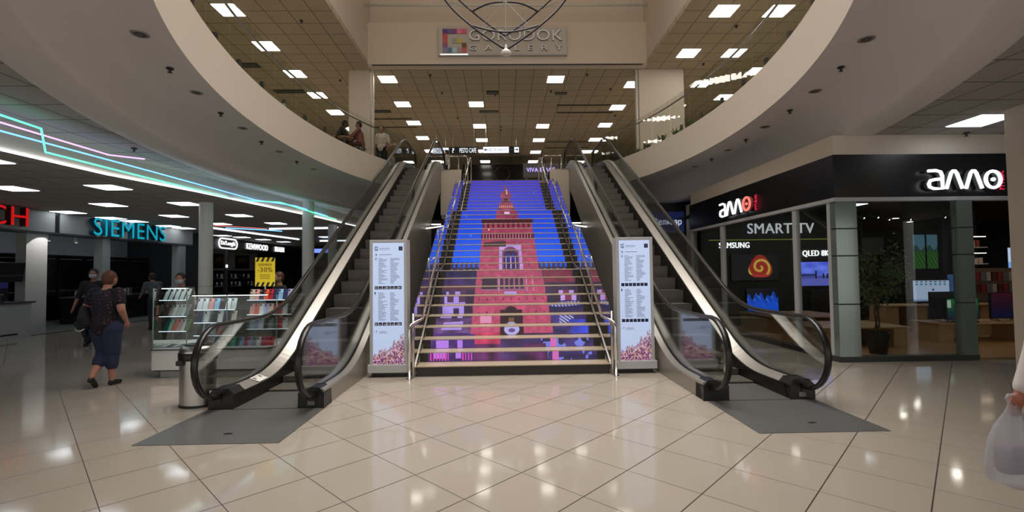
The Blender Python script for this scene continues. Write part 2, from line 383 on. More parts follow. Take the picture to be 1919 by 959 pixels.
# outer walls
struct(MB().box(-24.2, -7, 0, -24, 36, 8.4).build('wall_left', M_dgrey), 'far left wall')
struct(MB().box(20, -7, 0, 20.2, 36, 8.4).build('wall_right', M_dgrey), 'far right wall')
struct(MB().box(-24, 36, 0, 20, 36.2, 8.4).build('wall_back', mat('dark_back', rgb(34, 32, 30), .6)), 'dark far wall')

# ceiling lamps
def light_panel(x, y, z, m, label, group, s=.6):
    t = thing('ceiling_light', label, 'ceiling light', (x, y, z), group)
    MB().box(x - s / 2, y - s / 2, z - .012, x + s / 2, y + s / 2, z - .001).build('frame', M_white, t)
    e = s / 2 - .02
    MB().box(x - e, y - e, z - .02, x + e, y + e, z - .013).build('diffuser', m, t); return t
upc = {-9.4: [12, 13.95, 15.9, 17.8, 19.7], -6.93: [10.0, 11.98, 13.91, 15.87, 17.79, 19.7, 22, 24.4], -3.93: [16.34, 18.8, 21.17, 23.55, 26.1, 28.6],
       -.98: [18.84, 21.7, 24.0, 26.2, 28.7], 1.95: [16.4, 21.76, 24.07, 26.5, 28.8], 4.85: [16.9, 19.3, 21.65, 24.05, 26.5, 29.0],
       5.9: [9.7, 12.05, 14.44], 7.34: [9.7, 12.05, 14.44, 16.88, 19.3, 22], 8.8: [12.05, 15.79, 18.2]}
proto = {}
def put_panel(key, x, y, z, m, label, group):
    if key in proto: return dup(proto[key], (x, y, z), None, label, group)
    proto[key] = light_panel(x, y, z, m, label, group); return proto[key]
for ci, (x, ys) in enumerate(sorted(upc.items())):
    for ri, y in enumerate(ys):
        put_panel('up', x, y, ZU, M_pan_up, f'square upper ceiling light, {ordinal(ri + 1)} nearest in the {ordinal(ci + 1)} column from the left', 'square lights in the upper ceiling')
lowc = {-8.28: [5.2, 7.6, 10.06, 12.46, 15.0, 17.4], -10.3: [7.6, 10.1, 12.52, 14.98, 17.4], -12.55: [13.87, 15.36, 16.3, 17.96, 18.83]}
for ci, (x, ys) in enumerate(sorted(lowc.items())):
    for ri, y in enumerate(ys):
        put_panel('low', x, y, ZL, M_pan_low, f'square low ceiling light, {ordinal(ri + 1)} nearest in the {ordinal(ci + 1)} line from the left', 'square lights over the appliance shops')
for i, (x, y) in enumerate([(-13.2, 22.5), (-12.9, 23.6), (-12.7, 25.3), (-12.5, 27.2), (-8.9, 24.0), (-8.4, 29)]):
    put_panel('low', x, y, ZL, M_pan_low, f'cool square light before the far kitchen shop, {ordinal(i + 1)} from the left', 'square lights over the far shop')
put_panel('low', 7.3, 6.95, ZC, M_pan_low, 'cool square light beside the right column, above the dark electronics shop', 'square lights on the right')
# lamps added under the unseen well roof to light the floor
k = 0
for y in (1.5, 4.5, 7.5, 10.5, 13.2):
    for x in (-2.4, 2.7):
        k += 1
        t = thing('added_well_lamp', f'{"left" if x < 0 else "right"} added lamp under the unseen light well roof, {ordinal(k // 2 + k % 2)} from the camera', 'ceiling light', (x, y, 12.6), 'added lamps in the light well')
        MB().lathe([(.12, .25), (.5, .05), (.52, 0)], (x, y, 12.6), 20).build('shade', M_white, t, smooth=True)
        MB().lathe([(.01, -.02), (.48, -.02), (.48, .02), (.01, .02)], (x, y, 12.6), 20).build('bulb', M_well, t)
# vents and small ceiling fittings on the upper ceiling
for i, (x, y, sx, sy) in enumerate([(-9.2, 13.3, 1.1, .3), (-8.4, 15.2, 1.2, .3), (-7.8, 17.4, 1.1, .3), (-5.0, 19.6, .8, .25), (-.3, 17.6, .45, .3), (2.3, 17.7, .45, .2), (-.5, 19.7, .8, .22)]):
    t = thing('ceiling_vent', f'dark air vent in the upper ceiling, {ordinal(i + 1)} from the left', 'vent', (x, y, ZU), 'air vents in the upper ceiling')
    MB().box(x - sx / 2, y - sy / 2, ZU - .03, x + sx / 2, y + sy / 2, ZU - .001).build('frame', M_dgrey, t)
    q = MB()
    for j in range(4): q.box(x - sx / 2 + .03, y - sy / 2 + sy * (j + .3) / 4, ZU - .045, x + sx / 2 - .03, y - sy / 2 + sy * (j + .6) / 4, ZU - .03)
    q.build('slats', M_grey, t)
for i, (x, y, sx) in enumerate([(-4.9, 20.6, 2.0), (-5.0, 21.8, 2.2), (3.4, 19.0, 2.2), (3.6, 19.9, 2.4), (3.6, 24.4, 2.4), (3.6, 25.6, 2.4)]):
    tag(MB().box(x - sx / 2, y - .05, ZU - .02, x + sx / 2, y + .05, ZU - .001).build('slot_diffuser', M_dgrey), 'long dark slot diffuser in the upper ceiling, ' + ['nearer of the left pair', 'farther of the left pair', 'nearest on the right', 'second nearest on the right', 'third nearest on the right', 'farthest on the right'][i], 'vent', 'slot diffusers')
def sprinkler(x, y, z, label, group):
    q = MB(); q.lathe([(.045, -.02), (.045, 0)], (x, y, z), 12); q.lathe([(.012, -.06), (.02, -.02)], (x, y, z), 8); q.lathe([(.03, -.065), (.03, -.06)], (x, y, z), 10)
    return tag(q.build('sprinkler', M_dgrey), label, 'sprinkler', group)
for i, (x, y) in enumerate(sorted([(-7.9, 11.5), (-5.3, 12.5), (-5.6, 16.4), (-2.2, 17.6), (-.2, 17.8), (1.9, 17.5), (4.1, 17.3), (-2.4, 16.0), (3.0, 16.0), (6.6, 12.8), (6.7, 15.2), (4.9, 10.5), (-1.9, 20.5), (0.0, 21.8), (0, 22.3), (5, 20.3)], key=lambda p: p[0] / p[1])):
    sprinkler(x, y, ZU, f'small dark ceiling sprinkler upstairs, {ordinal(i + 1)} from the left in the photo', 'upper ceiling sprinklers')
# downlights and sprinklers in the soffit
def downlight(x, y, label, group):
    t = thing('downlight', label, 'downlight', (x, y, ZS), group)
    MB().lathe([(.062, -.006), (.095, -.008), (.095, 0), (.062, 0)], (x, y, ZS), 20, caps=False).build('rim', M_steel, t, smooth=True)
    MB().lathe([(.001, .0), (.03, -.002), (.062, -.004)], (x, y, ZS), 16).build('lens', mat('unlit_lens', rgb(60, 56, 52), .3), t)
    MB().lathe([(.001, -.010), (.025, -.008)], (x, y, ZS), 10).build('bulb', M_grey, t)
dls = [(-4.23, 5.54, 0), (-4.52, 6.46, 1), (-4.72, 7.34, 0), (-4.9, 8.27, 1), (-5.0, 9.15, 0), (-5.11, 10.08, 1), (-5.13, 10.93, 0), (-5.14, 11.88, 1), (-5.08, 12.8, 0)]
dls2 = [(4.57, 5.7, 0), (4.83, 6.5, 1), (5.06, 7.39, 0), (5.2, 8.29, 1), (5.3, 9.26, 0), (5.38, 10.17, 1), (5.42, 11.08, 0), (5.4, 11.93, 1), (5.35, 12.85, 0)]
for side, L in (('left', dls), ('right', dls2)):
    for i, (x, y, kd) in enumerate(L):
        if kd: sprinkler(x, y, ZS, f'small sprinkler between the downlights of the {side} soffit, {ordinal(i // 2 + 1)} from the camera', 'soffit sprinklers')
        else: downlight(x, y, f'round recessed downlight of the {side} soffit, {ordinal(i // 2 + 1)} from the camera', 'soffit downlights')
sprinkler(-6.33, 8.2, ZC, 'small sprinkler in the left tiled ceiling above the light strips', 'low ceiling sprinklers')
sprinkler(7.72, 7.6, ZC, 'small sprinkler in the right tiled ceiling above the black fascia', 'low ceiling sprinklers')
# ground columns
for x, y, r, z, l in ((-7.7, 12.4, .16, ZL, 'round grey column behind the phone case display'), (-5.88, 14.4, .17, ZC, 'round grey column next to the left escalator'), (-6.5, 18.2, .17, ZC, 'far round grey column behind the left escalator')):
    struct(MB().cyl(x, y, 0, z, r, 32).build('column', mat('column_paint', rgb(206, 208, 204), .6), smooth=True), l)
struct(MB().box(7.14, 5.95, 0, 7.8, 6.5, ZC, b=.02).build('column', M_plaster), 'square grey column at the right edge')

# ------------------------------------------------------------ stairs
RZ, TR = .1605, .3
def stepY(k): return 7.14 + TR * (k - 1) + (.66 if k > 10 else 0) + (1.2 if k > 21 else 0)
# tower picture for the riser screens, u across (-1.33..1.33), v in risers (0..32)
PX = 150; AW, AH = int(2.66 * PX), 32 * 26
U, V = np.meshgrid((np.arange(AW) + .5) / PX - 1.33, (np.arange(AH) + .5) / 26)
art = np.zeros((AH, AW, 3), np.float32)
def C(r, g, b): return np.array([r, g, b], np.float32) / 255
def mixc(a, b, t): return a * (1 - t[..., None]) + b * t[..., None]
rng = np.random.RandomState(3)
def vnoise(su, sv, seed=0):
    g = np.random.RandomState(seed).rand(64, 64); x = (U + 1.33) * su; y = V * sv
    xi = np.floor(x).astype(int) % 64; yi = np.floor(y).astype(int) % 64; fx = x - np.floor(x); fy = y - np.floor(y)
    a = g[yi, xi]; b = g[yi, (xi + 1) % 64]; c = g[(yi + 1) % 64, xi]; d = g[(yi + 1) % 64, (xi + 1) % 64]
    return (a * (1 - fx) + b * fx) * (1 - fy) + (c * (1 - fx) + d * fx) * fy
t = np.clip((V - 11) / 20, 0, 1); art[:] = mixc(C(10, 96, 250), C(62, 50, 205), t ** .9)
def R_(u0, u1, v0, v1): return (U >= u0) & (U <= u1) & (V >= v0) & (V <= v1)
def fill(m, c, n=0.0, seed=1):
    cc = c * (1 + n * (vnoise(9, 1.5, seed) - .5) * 2)[..., None] if n else np.broadcast_to(c, art.shape); art[m] = cc[m]
fill(V < 11.2, C(58, 40, 74), .3)
fill((V < 11.2) & (V > 10.4) & (((U * 9) % 1) > .55), C(16, 90, 235))
fill((V < 10.2) & (V > 9.2) & (U < -.7), C(28, 24, 66), .2)
fill((V < 10.1) & (V > 9.9) & (((U * 7) % 1) > .7), C(170, 190, 245))
fill(R_(.7, 1.3, 8.3, 10), C(120, 42, 66), .2)
fill(R_(-1.33, -.72, 8.0, 9.2), C(60, 34, 96), .3)
fill(R_(-1.33, -.72, 7.6, 8.1), C(96, 44, 66))
fill(R_(-1.25, -.82, 4.7, 7.4), C(176, 150, 240), .12)          # pale building, left
for u in (-1.2, -.98): fill(R_(u, u + .12, 6.2, 7.4), C(84, 50, 84)); fill((((U - u - .06) / .06) ** 2 + ((V - 7.3) / .4) ** 2 < 1), C(84, 50, 84))
fill(R_(-1.05, -.95, 4.6, 5.6), C(50, 30, 70)); fill(R_(-.86, -.72, 4.2, 7.4), C(58, 34, 72), .3)
fill((V < 4.7) & (V > 3.2) & (U < -.7), C(92, 62, 110), .4, 5); fill(R_(-1.2, -.85, 3.6, 4.5) & (V < 4.6 + U * .3), C(180, 150, 235))
fill((V < 3.3) & (U < -.5), C(70, 40, 110), .4, 6)
for u in (-1.24, -.9, -.62): fill(R_(u, u + .2 if u < -1 else u + .09, 1.3, 2.8), C(190, 130, 245)); 
for u in (-1.3, -.8): fill(R_(u, u + .3, 1.1, 1.8) & (((U * 22) % 1) > .5), C(225, 70, 190))
fill(R_(.95, 1.25, 5.9, 7.4), C(196, 160, 232), .1); fill(R_(1.04, 1.16, 5.9, 7.4), C(130, 50, 80)); fill(R_(.82, .95, 5.8, 7.5), C(60, 36, 56), .4)
fill((((U - 1.02) / .36) ** 2 + ((V - 5.4 - U * .3) / .55) ** 2 < 1), C(40, 34, 84)); fill((((U - 1.02) / .33) ** 2 + ((V - 5.6 - U * .3) / .22) ** 2 < 1) & (((U * 16 + V * 2) % 1) > .4), C(170, 170, 240))
fill((V < 5.0) & (V > 3.1) & (U > .7), C(64, 52, 120), .5, 9); fill(R_(.85, 1.1, 4.0, 4.8) & (((U * 12 + V * 3) % 1) > .5), C(190, 190, 235))
fill(R_(1.02, 1.3, 1.0, 4.4), C(60, 74, 214), .25, 4); fill((V < 3.1) & (U > -.4), C(58, 42, 100), .5, 8)
fill(R_(.45, 1.25, .9, 3.0) & (vnoise(16, 2.5, 12) > .62), C(120, 130, 235)); fill(R_(.62, .72, 1, 3), C(220, 110, 190))
# tower body
brick = C(178, 66, 96); body = (np.abs(U) < .68 + .03 * (11 - np.minimum(V, 11)) / 11) & (V < 18.6) & (V > 3.2)
cb = mixc(C(206, 84, 122), C(160, 62, 92), np.clip(V / 19, 0, 1)); cb = cb * (1 + .12 * (vnoise(14, 3, 2) - .5) * 2)[..., None]
cb = cb * np.where(((U * 11) % 1 < .06) & ((V * 2) % 1 > .5), .82, 1)[..., None]
art[body] = cb[body]
fill((V <= 3.3) & (U > -.62) & (U < .0), C(206, 60, 100), .25, 3); fill((V <= 2.4) & (U > -.62) & (U < .55), C(92, 40, 92), .5, 7)
for v in (14.2, 10.6, 8.6, 6.4, 5.0, 3.9):
    for u in np.arange(-.6, .61, .15): fill(R_(u, u + .018, v, v + .22), C(90, 24, 40))
# crown of the tower
fill((np.abs(U) < .72) & (V > 18.3) & (V < 18.9), C(70, 24, 36)); 
fill((np.abs(U) < .68) & (V > 17.3) & (V < 18.3) & (((U * 7.2) % 1) < .42), C(88, 26, 40))
fill((np.abs(U) < .69) & (V > 14.9) & (V < 16.2), C(72, 22, 40)); fill((np.abs(U) < .66) & (V > 14.95) & (V < 16.0) & (((U * 13) % 1) > .55), C(190, 96, 128))
fill((np.abs(U) < .66) & (V > 16.6) & (V < 17.1) & (np.abs(U + .5) < .02), C(240, 200, 230))
# arched window
win = lambda a, b, v0, v1: (np.abs(U - .05) < a) & (V > v0) & (V < v1) | (((U - .05) / a) ** 2 + ((V - v1) / b) ** 2 < 1) & (V >= v1)
fill(R_(-.22, .32, 9.9, 13.9), C(190, 150, 220), .1); fill(win(.2, 1.2, 10.0, 12.4), C(120, 60, 100)); fill(win(.16, .9, 10.2, 12.1), C(52, 28, 80))
for u in (-.06, .05, .16): fill(R_(u - .012, u + .012, 10.2, 12), C(200, 170, 240))
for u in (-.01, .11): fill((((U - u) / .045) ** 2 + ((V - 11.9) / .5) ** 2 < 1), C(40, 40, 150))
fill(R_(-.62, -.05, 13.6, 14.6) & (V < 14.7 + U * .5), C(74, 44, 52))
# arcade
fill(R_(-.56, .3, 7.4, 9.1), C(160, 96, 128)); fill(R_(-.56, -.26, 7.6, 9.0), C(54, 34, 58))
for i in range(5): u = -.2 + i * .1; fill(R_(u, u + .07, 7.6, 8.7), C(70, 36, 70)); fill((((U - u - .035) / .035) ** 2 + ((V - 8.7) / .3) ** 2 < 1), C(70, 36, 70))
for u in (-.23, .32, .45): fill(R_(u, u + .02, 7.4, 9.2) & ((V * 4 % 1) > .4), C(220, 190, 235))
fill(R_(-.12, .12, 6.9, 7.3), C(190, 160, 235))
# gate with clock
fill(R_(-.2, .2, 3.0, 5.4), C(52, 26, 40), .2); fill((np.abs(U) < .05) & (V > 4.1) & (V < 5.3), C(120, 90, 60)); fill((U / .16) ** 2 + ((V - 5.2) / .8) ** 2 < .5, C(50, 26, 40))
fill((U / .13) ** 2 + ((V - 3.6) / .6) ** 2 < 1, C(190, 180, 240)); fill((U / .08) ** 2 + ((V - 3.5) / .3) ** 2 < .5, C(110, 80, 150)); fill(R_(-.2, .2, 1.2, 2.9), C(70, 46, 96), .5)
fill(R_(-.55, -.35, 4.1, 4.9), C(232, 150, 190))
# spire
sp = ((np.abs(U) < .33 - .012 * (V - 18.9)) & (V >= 18.9) & (V < 23.4)) | ((np.abs(U) < .24) & (V >= 23.4) & (V < 24.6)) | ((np.abs(U) < .15) & (V >= 24.6) & (V < 26.4)) | ((np.abs(U) < .2 - .02 * (V - 26.4)) & (V >= 26.4) & (V < 28)) | ((np.abs(U) < .05) & (V >= 28) & (V < 30))
fill(sp, C(150, 54, 92), .25, 5)
fill(sp & (np.abs(V - 23.4) < .3) & ((U * 14 % 1) > .5), C(235, 150, 120)); fill(sp & (np.abs(V - 22.0) < .5) & ((U * 20 % 1) > .5), C(70, 20, 44))
fill(R_(-.08, .08, 20.3, 20.7), C(235, 200, 240)); fill(sp & (np.abs(V - 25.2) < .5) & (np.abs(U) < .07), C(50, 12, 40)); fill(R_(.02, .06, 27, 28.6), C(240, 190, 190))
for i in range(14):
    u, v = rng.uniform(-1.3, 1.3), rng.uniform(12, 29)
    fill(R_(u, u + .015, v, v + .6) & (np.abs(U) > .7), C(120, 170, 255))
M_art = imgmat('riser_screen_picture', art, .85, rough=.15)
st = thing('staircase', 'wide central staircase with glowing tower picture on its risers', 'staircase', (CX, 7.14, 0))
SX0, SX1 = -1.31, 1.60; UX0 = .145 - 1.33
for k in range(1, 33):
    y = stepY(k); y2 = stepY(k + 1) + .04 if k < 32 else y + .3; z = k * RZ; zb = 0 if k < 4 else z - RZ * 3
    s = MB().box(SX0, y + .022, zb, SX1, y2, z - .018).build('step', M_brown, st)
    MB().box(SX0, y - .012, z - .018, SX1, y2, z, b=.003).build('tread', M_stone, s)
    if k >= 2:
        panel('screen', (UX0, y + .016, z - RZ + .004), (2.66, 0, 0), (0, 0, RZ - .024), M_art, s, (0, (k - 1) / 32 + .0015, 1, (k - .14) / 32))
# balustrades
zc = lambda k: k * RZ
for side in (-1, 1):
    gx = -1.34 if side < 0 else 1.63; hx = -1.22 if side < 0 else 1.51; px = -1.38 if side < 0 else 1.66; nm = 'left' if side < 0 else 'right'
    b = thing('stair_balustrade', f'{nm} glass stair balustrade with steel handrail', 'balustrade', (gx, 7.1, 0))
    segs = [(7.14, 9.84, RZ, 10 * RZ), (9.84, 10.8, 10 * RZ, 11 * RZ), (10.8, 13.8, 11 * RZ, 21 * RZ), (13.8, 15.3, 21 * RZ, 22 * RZ), (15.3, 18.3, 22 * RZ, 32 * RZ)]
    for (ya, yb, za, zb_) in segs:
        q = MB(); q.prism([(ya + .02, za - .1), (yb - .02, zb_ - .1), (yb - .02, zb_ + .86), (ya + .02, za + .86)], 'X', gx - .006, gx + .006); q.build('glass_panel', M_glassr, b)
        q = MB(); q.prism([(ya, za - .12), (yb, zb_ - .12), (yb, zb_ - .02), (ya, za - .02)], 'X', gx - .02, gx + .02); q.build('base_rail', M_steel, b)
    pts = [(px, 6.98, .0), (px, 6.98, .72), (px + (hx - px) * .15, 7.0, .79), (px + (hx - px) * .45, 7.06, .82), (hx, 7.2, .86), (hx, 9.84, 10 * RZ + .9), (hx, 10.5, 10 * RZ + .93), (hx, 10.85, 11 * RZ + .93), (hx, 13.8, 21 * RZ + .9), (hx, 14.9, 21 * RZ + .93), (hx, 15.3, 22 * RZ + .93), (hx, 18.3, 32 * RZ + .9), (hx, 18.75, 32 * RZ + .95), (hx, 18.9, 32 * RZ + .85), (hx, 18.9, 32 * RZ)]
    MB().tube(pts, .022, 10).build('handrail', M_chrome, b, smooth='all')
    q = MB(); q.cyl(px + side * .0, 6.98, 0, .012, .045, 16); q.build('foot_flange', M_chrome, b)
    MB().tube([(gx, 7.08, 0), (gx, 7.08, .95)], .02, 10).build('post', M_steel, b, smooth='all')
    for (yy, zz) in ((8.6, 6), (9.84, 10), (11.4, 13), (12.6, 17), (13.8, 21), (15.3, 22), (16.5, 26), (17.7, 30)):
        q = MB(); q.tube([(gx, yy, zz * RZ - .1), (gx, yy, zz * RZ + .86)], .012, 8); q.tube([(gx, yy, zz * RZ + .8), (hx, yy, zz * RZ + .87)], .008, 6); q.build('post', M_steel, b, smooth='all')
    # short cross rail at the top landing
    r = thing('landing_rail', f'steel pipe rail at the top of the stairs, {nm} side', 'railing', (gx, 18.5, H2))
    s_ = side
    MB().tube([(gx, 18.6, H2), (gx, 18.6, H2 + .95), (gx + s_ * .06, 18.6, H2 + 1.02), (gx + s_ * .75, 18.6, H2 + 1.02)], .025, 10).build('rail', M_chrome, r, smooth='all')
    for q_ in (.35, .75): MB().cyl(gx + s_ * q_, 18.6, H2, H2 + 1.02, .02, 10).build('post', M_chrome, r, smooth='all')

# ------------------------------------------------------------ escalators
def ramp(t, w_=.55):
    return 0 if t <= -w_ else (t if t >= w_ else (t + w_) ** 2 / (4 * w_))
def zdeck(y): return .22 + .577 * (ramp(y - 6.8) - ramp(y - 15.71))
def zhand(y): return .98 + .577 * (ramp(y - 7.05) - ramp(y - 16.05))
def zstep(y): return .0 + .577 * (ramp(y - 6.95, .7) - ramp(y - 15.86, .7))
YS = [5.6 + i * .1 for i in range(0, 125)]
YS = [y for y in YS if y <= 17.95]
def make_escalator(x0, x1, label):
    e = thing('escalator', label, 'escalator', ((x0 + x1) / 2, 5.6, 0))
    for side, (a, b) in (('outer', (x0, x0 + .29)), ('inner', (x1 - .29, x1))):
        left = side == 'outer'
        # side cladding: the outward face of each truss
        xa = a if left else b; xb = xa + (.03 if left else -.03)
        poly = [(5.62, .0)] + [(y, zdeck(y) - .03) for y in YS[1:]] + [(17.95, 4.3), (16.1, 4.3), (15.7, 4.11), (14.0, 3.04), (14.0, 0.0)]
        MB().prism(poly, 'X', min(xa, xb), max(xa, xb)).build('side_panel', M_clad, e)
        # inner skirt
        xs = b if left else a
        poly = [(5.62, -.0)] + [(y, zdeck(y) - .05) for y in YS[1:]] + [(y, zstep(y) - .3 if y > 7 else 0.0) for y in YS[:0:-1]]
        MB().prism(poly, 'X', xs - .012, xs + .012).build('skirt', M_skirt, e)
        # deck boards either side of the glass
        gm = (a + b) / 2 + (0.0)
        def strip(xp, xq, dz0, dz1, m, name, th=.03):
            q = MB(); n = len(YS); vs = []
            for y in YS: z = zdeck(y); vs += [(xp, y, z + dz0), (xq, y, z + dz1), (xq, y, z + dz1 - th), (xp, y, z + dz0 - th)]
            fs = []
            for i in range(n - 1):
                for j in range(4): fs.append((4 * i + j, 4 * i + (j + 1) % 4, 4 * i + 4 + (j + 1) % 4, 4 * i + 4 + j))
            fs += [(3, 2, 1, 0), (4 * n - 4, 4 * n - 3, 4 * n - 2, 4 * n - 1)]
            q.add(vs, fs); return q.build(name, m, e)
        gl = a + .11 if left else b - .11
        strip(a, gl - .02, -.005 if left else -.06, .0, M_deck, 'deck_board')
        strip(gl + .02, b, .0, -.06 if left else -.005, M_deck, 'deck_board')
        strip(gl - .02, gl + .02, .004, .004, M_rubber, 'glass_seal')
        # glass
        top = [(y, zhand(y) - .03) for y in [5.57 + i * .1 for i in range(124)] if y <= 17.85]
        arc = [(5.57 - .39 * math.sin(t_), .57 + .39 * math.cos(t_)) for t_ in [PI * i / 12 for i in range(0, 10)]]
        arc2 = [(17.87 + .37 * math.sin(t_), 5.74 + .39 * math.cos(t_)) for t_ in [PI * i / 12 for i in range(0, 10)]]
        bot = [(y, zdeck(y)) for y in YS]
        poly = arc[::-1] + top[1:] + arc2 + bot[::-1]
        MB().prism(poly, 'X', gl - .005, gl + .005).build('balustrade_glass', M_glass, e)
        # handrail with rounded ends
        hp = [(gl, 5.72, .15), (gl, 5.57, .145)] + [(gl, 5.57 - .42 * math.sin(t_), .565 + .42 * math.cos(t_)) for t_ in [PI * i / 14 for i in range(13, -1, -1)]]
        hp += [(gl, y, zhand(y)) for y in [5.7 + i * .15 for i in range(81)]]
        hp += [(gl, 17.87 + .4 * math.sin(t_), 5.77 + .4 * math.cos(t_)) for t_ in [PI * i / 14 for i in range(1, 14)]]
        MB().tube(hp, .025, 10, flat=1.6).build('handrail', M_rubber, e, smooth='all')
        # newel box
        c = a - .0; q = MB()
        q.prism([(a, 0), (b + .01, 0), (b + .01, .17), (b - .06, .235), (a + .06, .235), (a, .17)], 'Y', 5.58, 5.80)
        nb = q.build('newel_box', M_black, e, bevel=.006)
        q = MB(); q.box(gl - .04, 5.565, .1, gl + .04, 5.6, .19); q.build('handrail_inlet', M_rubber, nb)
        if not left: MB().box(a + .11, 5.572, .035, a + .19, 5.581, .085).build('label_plate', M_grey, nb)
        q = MB(); zt = zdeck(17.95); q.box(a, 17.9, H2, b, 18.1, zt + .02); q.build('upper_newel_box', M_black, e)
        if left: # warning stickers on the deck
            q = MB(); q.quad((gl + .03, 6.2, zdeck(6.2) + .0), (b - .02, 6.2, zdeck(6.2) - .045), (b - .02, 6.42, zdeck(6.42) - .045), (gl + .03, 6.42, zdeck(6.42) + .0))
            for v in range(len(q.v)): q.v[v] = (q.v[v][0], q.v[v][1], q.v[v][2] + .004)
            wv = q.build('warning_sticker', M_white, e)
            q = MB()
            for j in range(3): yy = 6.23 + j * .065; q.add([(gl + .05, yy, zdeck(yy) + .0), (gl + .1, yy, zdeck(yy) - .018), (gl + .1, yy + .03, zdeck(yy + .03) - .018), (gl + .05, yy + .03, zdeck(yy + .03) + .0)], [(0, 1, 2, 3)])
            q.build('pictogram', M_dgrey, wv)
    xi0, xi1 = x0 + .3, x1 - .3
    MB().box(xi0, 5.56, .0, xi1, 6.35, .012).build('comb_plate', M_plate, e)
    MB().box(xi0, 17.0, H2 - .02, xi1, 18.2, H2 + .012).build('upper_comb_plate', M_steel, e)
    y = 6.35; 
    while y < 17.0:
        zt = zstep(y + .2) + .02; q = MB()
        d = min(.24, max(.03, zt - zstep(y - .2)))
        pr_ = [(y + .4, zt), (y + .4, zt - .06), (y + .09, zt - .06 - d * .5), (y + .075, zt - d - .04), (y + .03, zt - d - .04), (y + .008, zt - d * .6), (y, zt - .012), (y, zt)]
        q.prism(pr_, 'X', xi0 + .012, xi1 - .012)
        so = q.build('step', M_stept, e)
        if zt > .1: MB().box(xi0 + .012, y - .003, zt - .001, xi1 - .012, y + .03, zt + .003).build('nosing_line', mat('step_nosing', rgb(70, 66, 58), .5, .4), so)
        y += .4
    for j in range(3): # soffit under the truss, seen from beside the stairs
        pass
    MB().prism([(14.0, 3.0), (15.7, 4.05), (16.1, 4.25), (17.9, 4.25), (17.9, 4.32), (16.1, 4.34), (15.7, 4.15), (14.0, 3.1)], 'X', x0 + .03, x1 - .03).build('truss_underside', M_grey, e)
    MB().box(x0 + .03, 13.9, 0, x1 - .03, 14.0, 3.05).build('end_panel', M_clad, e)
    return e
esc = make_escalator(-3.42, -2.10, 'left escalator between the phone case stall and the stairs')
dup(esc, (3.02, 5.6, 0), None, 'right escalator between the stairs and the dark electronics shop')
for x0, x1, l in ((-3.42, -2.08, 'left'), (2.40, 3.66, 'right')):
    t = thing('landing_plate', f'dark steel floor plate in front of the {l} escalator', 'floor plate', (x0, 4.45, 0))
    MB().box(x0, 4.45, .0005, x1, 5.55, .006).build('plate', M_plate, t)
    MB().lathe([(.001, 0), (.035, 0), (.035, .0015), (.001, .0015)], ((x0 + x1) / 2 + .05, 4.72, .006), 16, sx=1.3, sy=.6).build('lifting_hole', M_black, t)
# light tubes beside the stairs
for sx_, l in ((-1, 'left'), (1, 'right')):
    xw = -2.08 if sx_ < 0 else 2.34; xo = -1.42 if sx_ < 0 else 1.72
    a = MB().tube([(xw, 13.0, 2.78), (xo, 14.6, 3.05)], .02, 8).build('tube_lamp', emis('tube_white', (1, .97, .9), 1.6)); tag(a, f'white light tube slanting across the gap beside the {l} side of the stairs', 'lamp')
    a = MB().tube([(xw, 13.9, 2.98), (xw - sx_ * .28, 13.9, 2.98)], .02, 8).build('tube_lamp', MATS['tube_white']); tag(a, f'short white light tube on the {l} escalator wall', 'lamp')

# ------------------------------------------------------------ information totems
mos = np.zeros((300, 90, 3), np.float32); mos[:] = C(196, 208, 232)
gy = np.linspace(0, 1, 300)[:, None]; mos[:] = (C(186, 200, 232) * (1 - gy[..., None] * .0) + 0 * gy[..., None]); mos += (gy[..., None] * .05)
rs = np.random.RandomState(5)
for cx_ in range(0, 90, 3):
    hcol = int((6 + 17 * (cx_ / 90) ** 1.1 + rs.randint(-2, 4)) * 3)
    for cy_ in range(0, hcol, 3):
        c = [C(120, 60, 96), C(170, 120, 140), C(206, 180, 190), C(96, 52, 84), C(180, 140, 110), C(90, 70, 120), C(210, 150, 170)][rs.randint(0, 7)]
        fade = max(0, min(1, (cy_ - hcol * .55) / (hcol * .5))) * .5; mos[cy_:cy_ + 3, cx_:cx_ + 3] = c * (1 - fade) + C(196, 206, 230) * fade
M_tot = imgmat('totem_poster', mos, .92)
